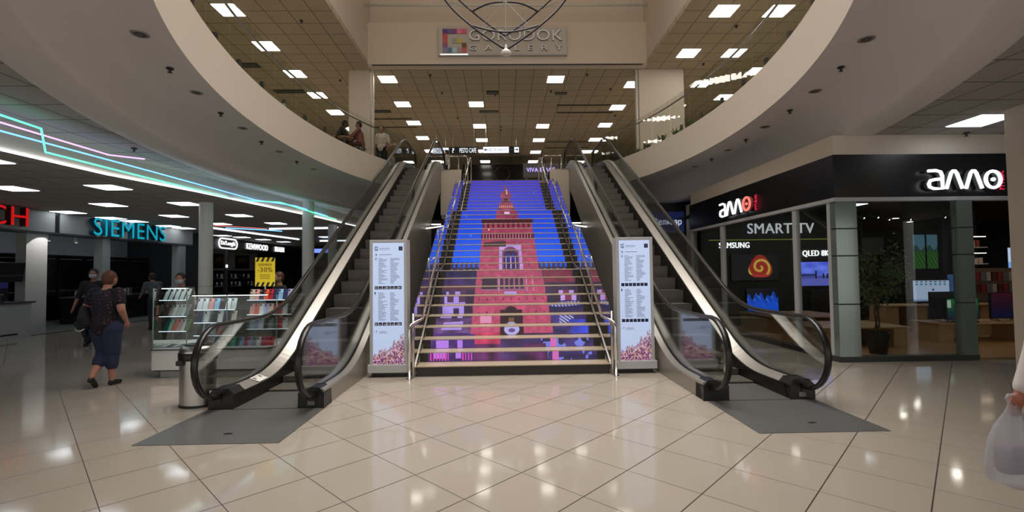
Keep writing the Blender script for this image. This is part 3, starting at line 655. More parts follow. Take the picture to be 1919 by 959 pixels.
def totem(x0, x1, label):
    t = thing('information_totem', label, 'information sign', ((x0 + x1) / 2, 7.2, 0)); y = 7.14
    MB().box(x0 + .02, y + .04, 0, x1 - .02, y + .3, .07).build('plinth', M_black, t)
    MB().box(x0 - .03, y - .02, .07, x1 + .03, y + .34, .19, b=.006).build('base', M_lgrey, t)
    w_ = x1 - x0; f = MB(); z0, z1 = .19, 2.06
    f.box(x0, y + .02, z0, x1, y + .24, z1 - .0); fr = f.build('housing', M_lgrey, t)
    b = .045; f = MB(); f.box(x0, y, z0, x0 + b, y + .03, z1); f.box(x1 - b, y, z0, x1, y + .03, z1); f.box(x0 + b, y, z1 - b, x1 - b, y + .03, z1)
    f.build('frame', M_lgrey, t, bevel=.004)
    p0 = (x0 + b, y + .015, z0); pw = w_ - 2 * b; ph = z1 - b - z0
    pn = panel('display', p0, (pw, 0, 0), (0, 0, ph), M_tot, t)
    def T(s, u, v, wu, hv, m=M_navy, nm='lettering'): text(nm, s, (x0 + b + pw * u, y + .012, z0 + ph * v), (pw * wu, 0, 0), (0, 0, ph * hv), .002, m, pn)
    def B(u, v, wu, hv, m=M_navy, nm='icon', d=.002): return MB().box(x0 + b + pw * u, y + .012 - d, z0 + ph * v, x0 + b + pw * (u + wu), y + .014, z0 + ph * (v + hv)).build(nm, m, pn)
    # logo: square bracket shape with a tail
    q = MB()
    for (u, v, a, c) in ((.07, .962, .1, .006), (.07, .938, .018, .03), (.07, .935, .09, .006), (.145, .935, .018, .018), (.115, .948, .045, .005)): q.box(x0 + b + pw * u, y + .010, z0 + ph * v, x0 + b + pw * (u + a), y + .014, z0 + ph * (v + c))
    q.build('logo', M_dgrey, pn)
    T('GORODOK', .21, .947, .33, .011, M_dgrey); T('GALLERY', .22, .938, .3, .005, M_grey)
    B(.83, .935, .12, .034); T('i', .875, .942, .03, .02, M_white)
    T('3', .06, .892, .075, .019); T('2', .06, .858, .075, .019); T('1', .055, .575, .035, .019); T('-1', .03, .262, .09, .017)
    q = MB()
    def lines(u0, v0, n, dv, seed):
        r_ = random.Random(seed)
        for i in range(n):
            L = r_.uniform(.1, .3); q.box(x0 + b + pw * u0, y + .0125, z0 + ph * (v0 - i * dv), x0 + b + pw * (u0 + L), y + .014, z0 + ph * (v0 - i * dv + .0035))
    q.box(x0 + b + pw * .2, y + .0125, z0 + ph * .9, x0 + b + pw * .6, y + .014, z0 + ph * .904)
    lines(.18, .868, 22, .0098, 1); lines(.56, .868, 22, .0098, 2); lines(.17, .585, 24, .0098, 3); lines(.55, .585, 24, .0098, 4); lines(.2, .268, 2, .012, 5)
    q.build('shop_list', mat('print_grey', rgb(110, 118, 140), .6), pn)
    for v, n_ in ((.616, 7), (.318, 7)):
        for i in range(n_):
            ic = B(.06 + i * .125, v, .105, .026)
            B(.06 + i * .125 + .02 + .01 * (i % 3), v + .006, .05 - .01 * (i % 2), .006 + .006 * (i % 3 == 0), M_white, 'pictogram', .003).parent = ic
    return t
ta = totem(-2.0, -1.44, 'white information totem with navy shop list, left of the stairs')
dup(ta, (-1.72 + 3.73, 7.2, 0), None, 'white information totem with navy shop list, right of the stairs')
# ------------------------------------------------------------ waste bin
t = thing('waste_bin', 'brushed steel waste bin with dark collar beside the left escalator foot', 'bin', (-3.68, 5.75, 0))
bx, by = -3.68, 5.8
MB().lathe([(.205, 0), (.205, .03)], (bx, by, 0), 36, sy=.8).build('foot_ring', M_black, t, smooth=True)
MB().lathe([(.2, .03), (.2, .58)], (bx, by, 0), 36, sy=.8).build('body', M_steel, t, smooth=True)
MB().lathe([(.212, .55), (.216, .57), (.216, .63), (.208, .64)], (bx, by, 0), 36, sy=.8).build('collar', M_black, t, smooth=True)
MB().lathe([(.205, .64), (.2, .68), (.175, .71), (.15, .722)], (bx, by, 0), 36, sy=.8).build('lid', M_steel, t, smooth=True)
MB().lathe([(.152, .722), (.15, .735), (.01, .735)], (bx, by, 0), 30, sy=.8).build('flap', M_black, t, smooth=True)
MB().box(bx - .15, by - .18, .5, bx - .07, by - .13, .56).build('latch', M_black, t, bevel=.01)

# ------------------------------------------------------------ phone case stall
X0, X1, Y0, Y1 = -5.38, -3.46, 7.35, 8.35
t = thing('display_counter', 'white stall counter with glass showcase full of phone cases', 'display counter', (-4.3, 7.4, 0))
MB().prism([(X0 + .1, Y0 + .07), (X1 - .2, Y0 + .07), (X1 - .1, Y0 + .5), (X1 - .1, Y1 - .05), (X0 + .1, Y1 - .05)], 'Z', 0, .1).build('plinth', M_lgrey, t)
MB().prism([(X0 + .02, Y0), (X1 - .15, Y0), (X1, Y0 + .5), (X1, Y1), (X0 - .02, Y1), (X0 - .02, Y0 + .04)], 'Z', .12, .42).build('body', mat('counter_white', rgb(222, 222, 222), .45), t)
MB().prism([(X0 + .04, Y0 + .02), (X1 - .15, Y0 + .02), (X1 - .02, Y0 + .5), (X1 - .02, Y1), (X0, Y1)], 'Z', .1, .12).build('shadow_gap', M_black, t)
MB().prism([(X0, Y0 - .01), (X1 - .15, Y0 - .01), (X1 + .01, Y0 + .5), (X1 + .01, Y1), (X0 - .03, Y1), (X0 - .03, Y0 + .03)], 'Z', .42, .435).build('worktop_edge', M_black, t)
MB().prism([(X0 + .02, Y0 + .01), (X1 - .16, Y0 + .01), (X1 - .01, Y0 + .5), (X1 - .01, Y1 - .01), (X0, Y1 - .01)], 'Z', .435, .45).build('display_floor', mat('bright_white_board', rgb(225, 228, 232), .4), t)
M_cg = glassm('showcase_glass', (.93, .97, .96), .8)
# glass skin
def gpane(poly, ax, a, b): return MB().prism(poly, ax, a, b).build('glass_pane', M_cg, t)
XC = -4.86
gpane([(X0, .45), (XC, .45), (XC, 1.37), (X0 + .1, 1.37)], 'Y', Y0 + .02, Y0 + .026)
gpane([(XC, .45), (X1 - .15, .45), (X1 - .2, 1.25), (XC, 1.25)], 'Y', Y0 + .02, Y0 + .026)
gpane([(Y0 + .02, .45), (Y1, .45), (Y1, 1.37), (Y0 + .02, 1.37)], 'X', X0 + .0, X0 + .006)
gpane([(Y0 + .5, .45), (Y1, .45), (Y1, 1.25), (Y0 + .5, 1.25)], 'X', X1 - .02, X1 - .014)
gpane([(X0, Y0 + .02), (XC, Y0 + .02), (XC, Y1), (X0, Y1)], 'Z', 1.37, 1.378)
gpane([(XC, Y0 + .02), (X1 - .16, Y0 + .02), (X1 - .02, Y0 + .5), (X1 - .02, Y1), (XC, Y1)], 'Z', 1.25, 1.258)
for x, z in ((XC, 1.37), (-4.25, 1.25), (X0 + .01, 1.37), (X1 - .03, 1.25)): MB().box(x - .006, Y0 + .02, .45, x + .006, Y0 + .032, z).build('glass_joint', mat('glass_edge', rgb(150, 180, 172), .2), t)
# shelves (glass with bright front edge) : (x0,x1,y,z)
tiers = {'left': [(-5.33, -4.9, 7.45, z) for z in (1.18, .93, .70)], 'middle': [(-4.83, -4.2, 7.5, z) for z in (1.02, .82, .62)], 'right': [(-4.25, -3.52, 7.95, z) for z in (1.14, .90, .66)]}
M_edge = emis('lit_shelf_edge', (.8, .92, 1.0), 1.3)
for nm, L in tiers.items():
    for (a, b, y, z) in L:
        s = MB().box(a, y, z - .006, b, y + .3, z).build('shelf', M_cg, t)
        MB().box(a, y - .008, z - .009, b, y, z + .001).build('edge_light', M_edge, s)
q = MB(); q.box(XC, 7.5, 1.235, -3.7, 7.515, 1.243); q.box(-5.3, 7.45, 1.355, -4.9, 7.465, 1.363); q.build('led_strip', emis('case_led', (.85, .93, 1.0), 5), t)
cols = {'black': (28, 28, 34), 'orange': (226, 96, 70), 'red': (176, 34, 46), 'navy blue': (40, 56, 104), 'lilac': (176, 172, 214), 'white': (226, 228, 234), 'pink': (228, 160, 158), 'mint green': (110, 190, 160), 'dark green': (36, 92, 76), 'light blue': (150, 190, 226), 'clear': (196, 206, 206), 'olive green': (110, 140, 70), 'crimson': (190, 40, 84), 'grey': (130, 136, 140), 'beige': (200, 186, 168)}
case_p = {}
def phone_case(x, y, z, cname, label, lean=R(-22), hh=.185, yaw=0.0):
    key = (cname, hh)
    if key in case_p: 
        o = dup(case_p[key], (x, y, z), None, label, 'phone cases in the stall'); o.rotation_euler = (lean, 0, yaw); return o
    m = mat('case_' + cname.replace(' ', '_'), rgb(*cols[cname]), .35)
    o = thing('phone_case', label, 'phone case', (0, 0, 0), 'phone cases in the stall')
    MB().box(-.038, 0, 0, .038, .011, hh, b=.009).build('shell', m, o)
    MB().box(-.032, -.002, hh - .045, -.008, 0.001, hh - .012).build('camera_cutout', M_black if cname != 'black' else M_grey, o)
    o.location = (x, y, z); o.rotation_euler = (lean, 0, yaw); case_p[key] = o; return o
rowsdef = {('left', 0): ['clear'] * 5, ('left', 1): ['black', 'grey', 'white', 'clear', 'white', 'grey'], ('left', 2): ['dark green', 'mint green', 'orange', 'pink', 'white', 'olive green'],
           ('middle', 0): ['white', 'white', 'pink', 'light blue', 'black', 'white', 'clear'], ('middle', 1): ['navy blue', 'white', 'black', 'white', 'black', 'beige'], ('middle', 2): ['black', 'navy blue', 'white', 'red', 'grey', 'light blue'],
           ('right', 0): ['beige', 'pink', 'black', 'orange', 'red', 'navy blue', 'light blue', 'navy blue', 'lilac'], ('right', 1): ['pink', 'orange', 'white', 'lilac', 'beige', 'red', 'red', 'white', 'black'],
           ('right', 2): ['clear', 'lilac', 'white', 'black', 'grey', 'dark green', 'red', 'white', 'beige']}
tn = ['top', 'middle', 'bottom']
for (nm, i), L in rowsdef.items():
    a, b, y, z = tiers[nm][i]
    for j, c in enumerate(L):
        x = a + .05 + (b - a - .1) * j / max(1, len(L) - 1)
        phone_case(x, y + .04, z + .002, c, f'{c} phone case, {ordinal(j + 1)} along the {tn[i]} shelf of the {nm} showcase part', yaw=R(-18 if nm == 'left' else 8))
for j, c in enumerate(['white', 'black', 'pink', 'clear', 'navy blue', 'clear', 'white', 'dark green', 'mint green', 'dark green', 'light blue', 'crimson', 'lilac', 'grey', 'white', 'crimson', 'crimson', 'red']):
    phone_case(-4.75 + j * .066, 7.5, .452, c, f'{c} phone case, {ordinal(j + 1)} from the left on the showcase floor', hh=.14, yaw=R(8))
for j in range(5):
    c = ['white', 'black', 'white', 'grey', 'white'][j]
    phone_case(-5.25 + j * .085, 7.42, .47, c, f'{c} phone case lying flat on the showcase floor at left, {ordinal(j + 1)} along', lean=R(-82), hh=.14)

# ------------------------------------------------------------ balcony glass
for sgn, side in ((-1, 'left'), (1, 'right')):
    b = thing('balcony_railing', f'curved glass railing with steel handrail on the {side} balcony', 'railing', (sgn * 4.8, 10.2, H2))
    A, Bb = IN[2] + .06, IN[3] + .06; np_ = 17; tt = [sgn * (.35 + (tend - .35) * i / np_) for i in range(np_ + 1)]
    for i in range(np_):
        q = MB(); pts = [ellp(IN[0], IN[1], A, Bb, tt[i] + (tt[i + 1] - tt[i]) * (.02 + .96 * j / 4)) for j in range(5)]
        vs = []; 
        for (x, y) in pts: vs += [(x, y, 5.24), (x, y, 6.28)]
        fs = [(2 * j, 2 * j + 2, 2 * j + 3, 2 * j + 1) for j in range(4)]; q.add(vs, fs); q.build('glass_panel', M_glassb, b)
        x, y = ellp(IN[0], IN[1], A + .04, Bb + .04, tt[i] + (tt[i + 1] - tt[i]) * .5)
        q = MB(); q.box(x - .03, y - .03, H2 + .05, x + .03, y + .03, 5.42); q.build('clamp', M_dgrey, b)
    hp = [(*ellp(IN[0], IN[1], A + .07, Bb + .07, sgn * (.35 + (tend - .35) * i / 80)), 6.17) for i in range(81)]
    MB().tube(hp, .024, 8).build('handrail', M_steel, b, smooth='all')

# ------------------------------------------------------------ mall sign, pipe and hanging sculpture in the well
t = thing('mall_sign', 'large translucent mall sign with coloured square logo on the header wall', 'sign', (.09, WY - .1, 8.65))
sx0, sx1, sz0, sz1, sy = -1.99, 2.17, 8.66, 9.55, WY - .1
f = MB().box(sx0, sy, sz0, sx1, sy + .09, sz1).build('backing_panel', mat('sign_backing', rgb(196, 192, 186), .25), t)
q = MB(); q.box(sx0 - .02, sy - .02, sz0 - .05, sx1 + .02, sy + .1, sz0); q.box(sx0 - .02, sy - .01, sz0, sx0, sy + .1, sz1); q.box(sx1, sy - .01, sz0, sx1 + .02, sy + .1, sz1); q.build('frame', M_lgrey, t)
q = MB(); q.box(sx0 + .05, sy - .028, sz0 - .04, sx0 + .95, sy - .021, sz0 - .005); q.build('light_strip', emis('sign_strip', (1, .95, .85), 1.4), t)
sq = {(0, 0): (96, 52, 130), (1, 0): (110, 92, 150), (2, 0): (130, 72, 140), (3, 0): (236, 130, 170), (4, 0): (216, 100, 130), (0, 1): (196, 84, 92), (0, 2): (206, 96, 84), (3, 2): (206, 190, 96), (2, 2): (160, 170, 160), (0, 3): (150, 90, 140), (4, 3): (120, 90, 60), (4, 4): (206, 100, 116), (3, 4): (170, 160, 160), (2, 4): (180, 214, 230), (1, 4): (96, 130, 160), (0, 4): (140, 140, 180)}
for (i, j), c in sq.items():
    MB().box(sx0 + .13 + i * .155, sy - .03, sz1 - .07 - (j + 1) * .155, sx0 + .13 + (i + 1) * .155, sy - .001, sz1 - .07 - j * .155).build('logo_square', mat('logo_%d_%d' % (i, j), rgb(*c), .3), f)
M_let = mat('sign_letter', rgb(238, 240, 246), .3)
text('lettering', 'GORODOK', (sx0 + .98, sy - .005, 9.08), (3.05, 0, 0), (0, 0, .36), .06, M_let, t, M_grey, bold=.012)
text('lettering', 'G  A  L  L  E  R  Y', (sx0 + .98, sy - .005, 8.76), (3.05, 0, 0), (0, 0, .17), .05, M_let, t, M_grey, bold=.006)
t = thing('ceiling_pipe', 'thin white pipe hung across the light well', 'pipe', (0.3, 14.9, 10.1))
MB().tube([(-5.0 + .72, 14.9, 10.13), (4.8, 14.9, 10.13)], .035, 8).build('pipe', M_white, t, smooth='all')
for x in (-3.9, -2.15, .62, 3.2): MB().tube([(x, 14.9, 10.13), (x, 14.9, 12.9)], .01, 6).build('hanger', M_white, t)
t = thing('hanging_sculpture', 'hanging sculpture of dark crossed tubes ending in a white ball', 'hanging sculpture', (.13, 10.0, 6.2))
M_dk = mat('dark_tube', rgb(34, 28, 44), .35)
def sm(pts, n=8):
    out = []; P = [Vector(p) for p in pts]
    for i in range(len(P) - 1):
        p0, p1, p2, p3 = P[max(i - 1, 0)], P[i], P[i + 1], P[min(i + 2, len(P) - 1)]
        for j in range(n):
            t_ = j / n; out.append(.5 * ((2 * p1) + (-p0 + p2) * t_ + (2 * p0 - 5 * p1 + 4 * p2 - p3) * t_ ** 2 + (-p0 + 3 * p1 - 3 * p2 + p3) * t_ ** 3))
    return out + [P[-1]]
for sg in (-1, 1):
    X = lambda d: .13 + sg * d
    MB().tube(sm([(X(2.2), 9.7, 9.6), (X(1.72), 9.9, 8.3), (X(1.3), 10, 7.43), (X(.72), 10, 6.84), (X(.04), 10, 6.35)]), .022, 8).build('outer_tube', M_dk, t, smooth='all')
    MB().tube(sm([(X(1.9), 11.3, 9.7), (X(1.45), 11.1, 8.5), (X(1.1), 11, 8.03), (X(.5), 11, 7.5), (X(.0), 11, 7.14)]), .022, 8).build('inner_tube', M_dk, t, smooth='all')
MB().tube(sm([(.13 - .79, 11, 7.73), (.13 - .4, 10.8, 7.8), (.13, 10.7, 7.79), (.13 + .4, 10.8, 7.8), (.13 + .79, 11, 7.73)]), .02, 8).build('upper_arc', M_dk, t, smooth='all')
MB().tube(sm([(.13 - .71, 10, 6.86), (.13 - .35, 10, 6.76), (.13, 10, 6.72), (.13 + .35, 10, 6.76), (.13 + .71, 10, 6.86)]), .02, 8).build('lower_arc', M_dk, t, smooth='all')
q = MB()
for (a, b_) in [((-.4, 7.2), (-.4, 6.9)), ((.4, 7.2), (.4, 6.9))]: q.tube([(.13 + a[0], 10.4, a[1] + .2), (.13 + b_[0], 10.4, b_[1])], .006, 5)
q.tube([(.13, 10, 6.4), (.13, 10.3, 7.75)], .007, 5); q.tube([(-.6, 10.4, 7.05), (.9, 10.4, 7.05)], .006, 5); q.tube([(.13, 10.5, 7.7), (.6, 10.1, 6.95)], .006, 5); q.tube([(.13, 10.5, 7.7), (-.35, 10.1, 6.95)], .006, 5)
q.tube([(-1.1, 10.2, 7.5), (-.6, 11, 7.75)], .005, 5); q.tube([(1.3, 10.2, 7.5), (.9, 11, 7.75)], .005, 5)
q.build('thin_braces', M_grey, t)
q = MB(); q.lathe([(.02, .19), (.03, .1), (.06, .075), (.1, .04), (.11, 0), (.1, -.03), (.05, -.06), (.01, -.065)], (.13, 9.97, 6.24), 20); q.build('ball', M_white, t, smooth=True)
q = MB()
for x, y, z in ((.13 - 2.2, 9.7, 9.6), (.13 + 2.2, 9.7, 9.6), (.13 - 1.9, 11.3, 9.7), (.13 + 1.9, 11.3, 9.7)): q.tube([(x, y, z), (x, y, 12.9)], .01, 5)
q.build('suspension_cables', M_steel, t)

# ------------------------------------------------------------ upper floor signs and shops
M_sb = emis('lightbox_white', (.85, .9, 1.0), 1.5); M_ink = mat('ink_dark', (.01, .012, .04), .5)
def hangsign(x0, x1, y, z0, z1, m, label):
    t = thing('hanging_sign', label, 'sign', ((x0 + x1) / 2, y, z0), None)
    MB().box(x0, y, z0, x1, y + .12, z1).build('housing', M_black, t)
    if m: MB().box(x0 + .01, y - .006, z0 + .015, x1 - .01, y - .001, z1 - .015).build('face', m, t)
    for x in (x0 + .15, x1 - .15): MB().tube([(x, y + .06, z1), (x, y + .06, ZU if z0 > 5 else ZC)], .008, 5).build('hanger', M_steel, t)
    return t
def arrow(x, y, z, s, parent, right=True, m=M_ink):
    d = 1 if right else -1; q = MB(); q.prism([(x - d * s * .5, z - s * .12), (x, z - s * .12), (x, z - s * .4), (x + d * s * .5, z), (x, z + s * .4), (x, z + s * .12), (x - d * s * .5, z + s * .12)], 'Y', y - .012, y - .007); return q.build('arrow', m, parent)
t = hangsign(-3.2, -2.46, 22, 7.12, 7.42, M_sb, 'small lit sign with arrow over the left escalator, upstairs'); arrow(-2.62, 22, 7.27, .2, t); text('lettering', 'CINEMA', (-3.1, 21.99, 7.18), (.34, 0, 0), (0, 0, .16), .003, M_grey, t)
t = hangsign(-2.42, -1.12, 22, 7.12, 7.45, None, 'black hanging sign reading PESTO CAFE'); text('lettering', 'PESTO CAFE', (-1.95, 21.99, 7.17), (.78, 0, 0), (0, 0, .22), .004, M_sb, t, bold=.03); text('lettering', '?', (-2.3, 21.99, 7.17), (.1, 0, 0), (0, 0, .22), .004, M_sb, t, bold=.02)
t = hangsign(-.86, .86, 22, 7.12, 7.46, None, 'long hanging sign with arrows at both ends, upstairs centre')
MB().box(-.84, 21.99, 7.15, .36, 21.998, 7.44).build('face', M_sb, t); MB().box(.62, 21.99, 7.17, .83, 21.998, 7.42).build('face', M_sb, t)
arrow(-.72, 21.99, 7.3, .18, t, False); arrow(.73, 21.99, 7.3, .17, t); text('lettering', 'RESTAURANTS', (-.58, 21.985, 7.22), (.86, 0, 0), (0, 0, .14), .003, M_navy, t); text('lettering', 'WC', (.41, 21.99, 7.25), (.15, 0, 0), (0, 0, .1), .003, M_grey, t)
t = thing('shop_kiosk', 'black upstairs shopfront with a round ring logo beyond the stairs', 'shopfront', (.1, 27, H2))
MB().box(-2.2, 27, H2, 2.0, 29, 7.75).build('body', M_blackgloss, t); q = MB(); q.tube([(.05 + .42 * math.cos(a), 26.98, 7.2 + .42 * math.sin(a)) for a in [2 * PI * i / 24 for i in range(24)]], .02, 6, closed=True); q.build('ring_logo', mat('dark_red', rgb(60, 16, 22), .4), t)
t = thing('shopfront', 'grey upstairs shopfront with purple lit lettering right of the stairs', 'shopfront', (2.1, 22.5, H2))
MB().box(1.15, 22.4, H2, 1.25, 22.6, 6.7).build('post', M_grey, t)
MB().box(1.05, 22.3, 6.05, 2.75, 22.45, 6.72).build('fascia', mat('fascia_grey', rgb(96, 90, 92), .4), t)
text('lettering', 'VIVA ESAGE', (1.2, 22.29, 6.3), (1.35, 0, 0), (0, 0, .2), .02, emis('violet_glow', (.45, .36, 1.0), 1.8), t, bold=.01)
MB().box(2.9, 24, H2, 4.6, 25, 6.4).build('glazed_unit', M_dgrey, t)
for i, x in enumerate((-6.6, -8.2, 6.4, 8.4)):
    t = thing('upper_shopfront', f'dim upstairs shopfront, {ordinal(i + 1)} from the left', 'shopfront', (x, 24, H2))
    MB().box(x - .75, 24, H2, x + .75, 24.3, 7.4).build('frame', M_dgrey, t); MB().box(x - .6, 23.98, H2 + .1, x + .6, 23.995, 7.0).build('glazing', M_blackgloss, t)
# plants and small things along the balcony on the right
for i, (x, y, h) in enumerate(((5.1, 12.5, .3), (4.98, 13.2, .25), (4.82, 13.9, .3), (4.62, 14.6, .22), (4.5, 15.2, .2))):
    t = thing('potted_plant', f'small dark potted plant behind the right balcony glass, {ordinal(i + 1)} from the camera', 'plant', (x, y, H2), 'balcony plants')
    MB().lathe([(.09, 0), (.12, .18), (.115, .18), (.08, .16)], (x, y, H2), 12).build('pot', M_dgrey, t, smooth=True)
    q = MB(); r_ = random.Random(i)
    for j in range(26):
        a = r_.uniform(0, 2 * PI); l = r_.uniform(.08, .2); b0 = Vector((x, y, H2 + .17)); tip = b0 + Vector((math.cos(a) * l, math.sin(a) * l, h * r_.uniform(.5, 1.2))); sd = Vector((-math.sin(a), math.cos(a), 0)) * .02
        md = (b0 + tip) / 2 + Vector((0, 0, .04)); q.add([b0, md + sd, tip, md - sd], [(0, 1, 2, 3)])
    q.build('leaves', M_leaf, t)
for i, y in enumerate((12.9, 13.6, 14.3)):
    t = thing('cafe_chair', f'dark cafe chair behind the right balcony glass, {ordinal(i + 1)} from the camera', 'chair', (5.7, y, H2), 'balcony cafe chairs')
    MB().box(5.5, y - .2, H2 + .42, 5.9, y + .2, H2 + .46).build('seat', M_black, t); MB().box(5.86, y - .2, H2 + .5, 5.9, y + .2, H2 + .85).build('backrest', M_black, t)
    for a in (5.52, 5.87):
        for b_ in (-.18, .18): MB().tube([(a, y + b_, H2), (a, y + b_, H2 + .42)], .012, 6).build('leg', M_black, t)

# ------------------------------------------------------------ light tracks over the left shops
def track(pts, r, m, label, name='led_strip'):
    return tag(MB().tube(pts, r, 6).build(name, m, smooth='all'), label, 'light strip')
track([(x + .02, y, ZL - .045) for x, y in [(-7.28, -3)] + led[1:6]], .016, emis('led_white', (.85, .92, 1), 7), 'long white light strip along the ceiling step over the left shops')
track([(-6.28, 3.0, 3.6), (-6.28, 5.98, 3.6), (-6.32, 6.55, 3.6), (-6.75, 7.07, 3.41), (-6.7, 8.42, 3.41), (-6.53, 11.7, 3.41), (-5.68, 12.15, 3.41), (-5.64, 16.1, 3.41)], .013, emis('led_green', (.10, 1, .45), 2.6), 'green light strip zigzagging under the left ceiling')
track([(-6.62, 3, 3.5), (-6.62, 6.3, 3.5), (-6.5, 8.8, 3.5), (-6.39, 12.3, 3.5), (-5.85, 13.4, 3.5), (-5.85, 15.9, 3.5)], .012, emis('led_blue', (.12, .35, 1), 3.2), 'blue light strip along the left ceiling')
track([(-6.58, 3, 3.6), (-6.58, 6.27, 3.6), (-6.59, 8.0, 3.6), (-6.22, 8.3, 3.6)], .012, emis('led_pink', (.85, .4, 1), 2.0), 'pink light strip ending in a short bend, left ceiling')
track([(-11.29, 18.53, 3.41), (-10.72, 25.05, 3.41)], .035, emis('led_far', (.8, .88, 1), 3), 'white light strip before the far kitchen shop')
track([(-9.39, 19.19, 3.41), (-6.46, 19.06, 3.41)], .035, MATS['led_far'], 'white light strip running crossways beside the far column')
track([(-10.1, 26.3, 3.405), (-8.1, 26.3, 3.405)], .04, MATS['led_far'], 'short white light strip at the far end of the aisle')
track([(-10.9, 18.8, 3.43), (-9.9, 19.8, 3.43), (-9.5, 20.5, 3.43)], .018, MATS['led_blue'], 'short blue light strip near the far column')
track([(-11.0, 17.6, 3.436), (-9.6, 19.4, 3.436)], .012, emis('led_red', (1, .25, .2), 1.2), 'thin red light strip above the far kitchen shop')
t = hangsign(-10.6, -9.1, 25.9, 2.7, 2.98, None, 'small blue lit wayfinding sign at the far end of the left aisle')
MB().box(-10.55, 25.89, 2.73, -9.15, 25.897, 2.95).build('face', emis('sign_blue', (.2, .3, 1), 1.2), t); arrow(-9.3, 25.89, 2.84, .18, t, True, M_lwhite)

# ------------------------------------------------------------ left appliance shops
M_fas = mat('fascia_light', rgb(150, 152, 150), .5); FX = -12.9
def ybox(q, x0, x1, y0, y1, z0, z1): return q.box(x0, y0, z0, x1, y1, z1)
t = thing('shop_fascia', 'pale grey fascia over the appliance shops on the left', 'fascia', (FX - .15, 14, 2.85), None, 'structure')
q = MB(); q.box(FX - .3, 7, 2.85, FX, 13.84, ZL - .01); q.build('board', M_fas, t)
q = MB(); q.box(FX - .3, 14.0, 2.85, FX, 19.9, ZL - .01); q.build('board', M_fas, t)
MB().box(FX - .31, 13.84, 2.85, FX - .03, 14.0, ZL - .01).build('dark_joint', M_black, t)
MB().box(FX - .3, 7, 2.79, FX + .01, 19.9, 2.85).build('lower_rail', M_dgrey, t)
for nm, s, y0, y1, z0, z1, c, side in (('red', 'BOSCH', 10.35, 12.92, 2.93, 3.43, rgb(196, 24, 26), rgb(90, 10, 12)), ('turquoise', 'SIEMENS', 14.95, 18.1, 2.87, 3.43, rgb(24, 160, 184), rgb(8, 80, 104))):
    t = thing('letter_sign', f'{nm} raised letters on the pale fascia at left, reading {s}', 'sign', (FX, y0, z0))
    k0 = text('lettering', s, (FX + .0, y0, z0), (0, y1 - y0, 0), (0, 0, z1 - z0), .16, emis('glow_' + nm, c, 1.0), t, mat('side_' + nm, side, .4), bold=.03)
for i, (y0, y1, z1, l) in enumerate(((13.05, 13.65, 2.79, 'white pier lit from above beside the dark kitchen display'), (15.5, 15.8, 2.79, 'white post under the turquoise letters'), (19.1, 19.5, 2.79, 'white post at the far end of the pale fascia'))):
    struct(MB().box(FX - .3, y0, 0, FX - .02, y1, z1).build('wall_pier', M_fas), l)
struct(MB().box(-16.8, 7, 0, -16.6, 21.5, ZL).build('wall_left', mat('shop_wall', rgb(190, 194, 202), .6)), 'grey back wall of the appliance shops')
struct(MB().box(-12.75, 7, .0, -12.6, 21.5, .004).build('trim_7', M_black), 'black floor line in front of the appliance shops')
struct(MB().box(-16.6, 7, 0.002, -12.95, 21.5, .006).build('floor', mat('shop_floor_grey', rgb(120, 122, 120), .25)), 'grey floor of the appliance shops')
struct(MB().box(-16.6, 21.2, 0, -13.1, 21.4, ZL).build('wall_side', M_dgrey), 'dark side wall between the two left shops')
def cabinet(y0, y1, x, h, d, label, oven=False):
    t = thing('kitchen_cabinet', label, 'cabinet', (x - d / 2, (y0 + y1) / 2, 0), 'black kitchen cabinets')
    MB().box(x - d, y0, .08, x, y1, h).build('body', M_black, t)
    MB().box(x - d + .03, y0 + .02, 0, x - .04, y1 - .02, .08).build('plinth', M_lgrey, t)
    n = 2 if h > 1.5 else 1
    for k in range(n):
        zz0 = .1 + (h - .12) * k / n; zz1 = .1 + (h - .12) * (k + 1) / n - .015
        dd = MB().box(x, y0 + .01, zz0, x + .02, y1 - .01, zz1).build('door', M_blackgloss, t)
        MB().box(x + .02, y0 + .1, zz1 - .12, x + .045, y1 - .1, zz1 - .1).build('handle', M_steel, dd)
for i in range(7):
    y0 = 13.7 + i * 1.05; cabinet(y0, y0 + 1.03, -15.6, 2.35, .6, f'tall black kitchen cabinet on the left, {ordinal(i + 1)} from the camera')
t = thing('display_poster', 'dim blue landscape poster on the tall black display', 'poster', (-15.5, 14.4, .9))
im = np.zeros((60, 80, 3), np.float32); yy = np.linspace(0, 1, 60)[:, None, None]; im[:] = C(6, 6, 16) + yy * 0; im[22:48] = C(28, 30, 74); im[22:30, 30:56] = C(70, 62, 70); im[10:22] = C(8, 8, 14)
panel('picture', (-15.53, 13.85, .8), (0, 1.3, 0), (0, 0, 1.2), imgmat('poster_blue', im, .6), t); MB().box(-15.56, 13.83, .78, -15.535, 15.17, 2.02).build('frame', M_black, t)
for i in range(4):
    y0 = 16.0 + i * 1.0
    t = thing('kitchen_island', f'dark appliance counter with steel top on the left, {ordinal(i + 1)} from the camera', 'counter', (-14.4, y0 + .45, 0), 'dark appliance counters')
    MB().box(-14.7, y0, .006, -14.1, y0 + .9, .86).build('body', M_black, t); MB().box(-14.72, y0 - .02, .86, -14.08, y0 + .92, .9).build('worktop', M_steel, t)
    MB().box(-14.099, y0 + .15, .3, -14.08, y0 + .75, .75).build('oven_door', M_blackgloss, t)
    t2 = thing('appliance', f'small pale appliance on the {ordinal(i + 1)} dark counter at left', 'appliance', (-14.4, y0 + .45, .9), 'small appliances')
    MB().box(-14.5, y0 + .35, .9, -14.3, y0 + .55, 1.14 + .06 * (i % 2), b=.02).build('body', M_lgrey if i % 2 else M_steel, t2); MB().cyl(-14.38, y0 + .25, .9, 1.08, .05, 12).build('jug', M_white, t2)
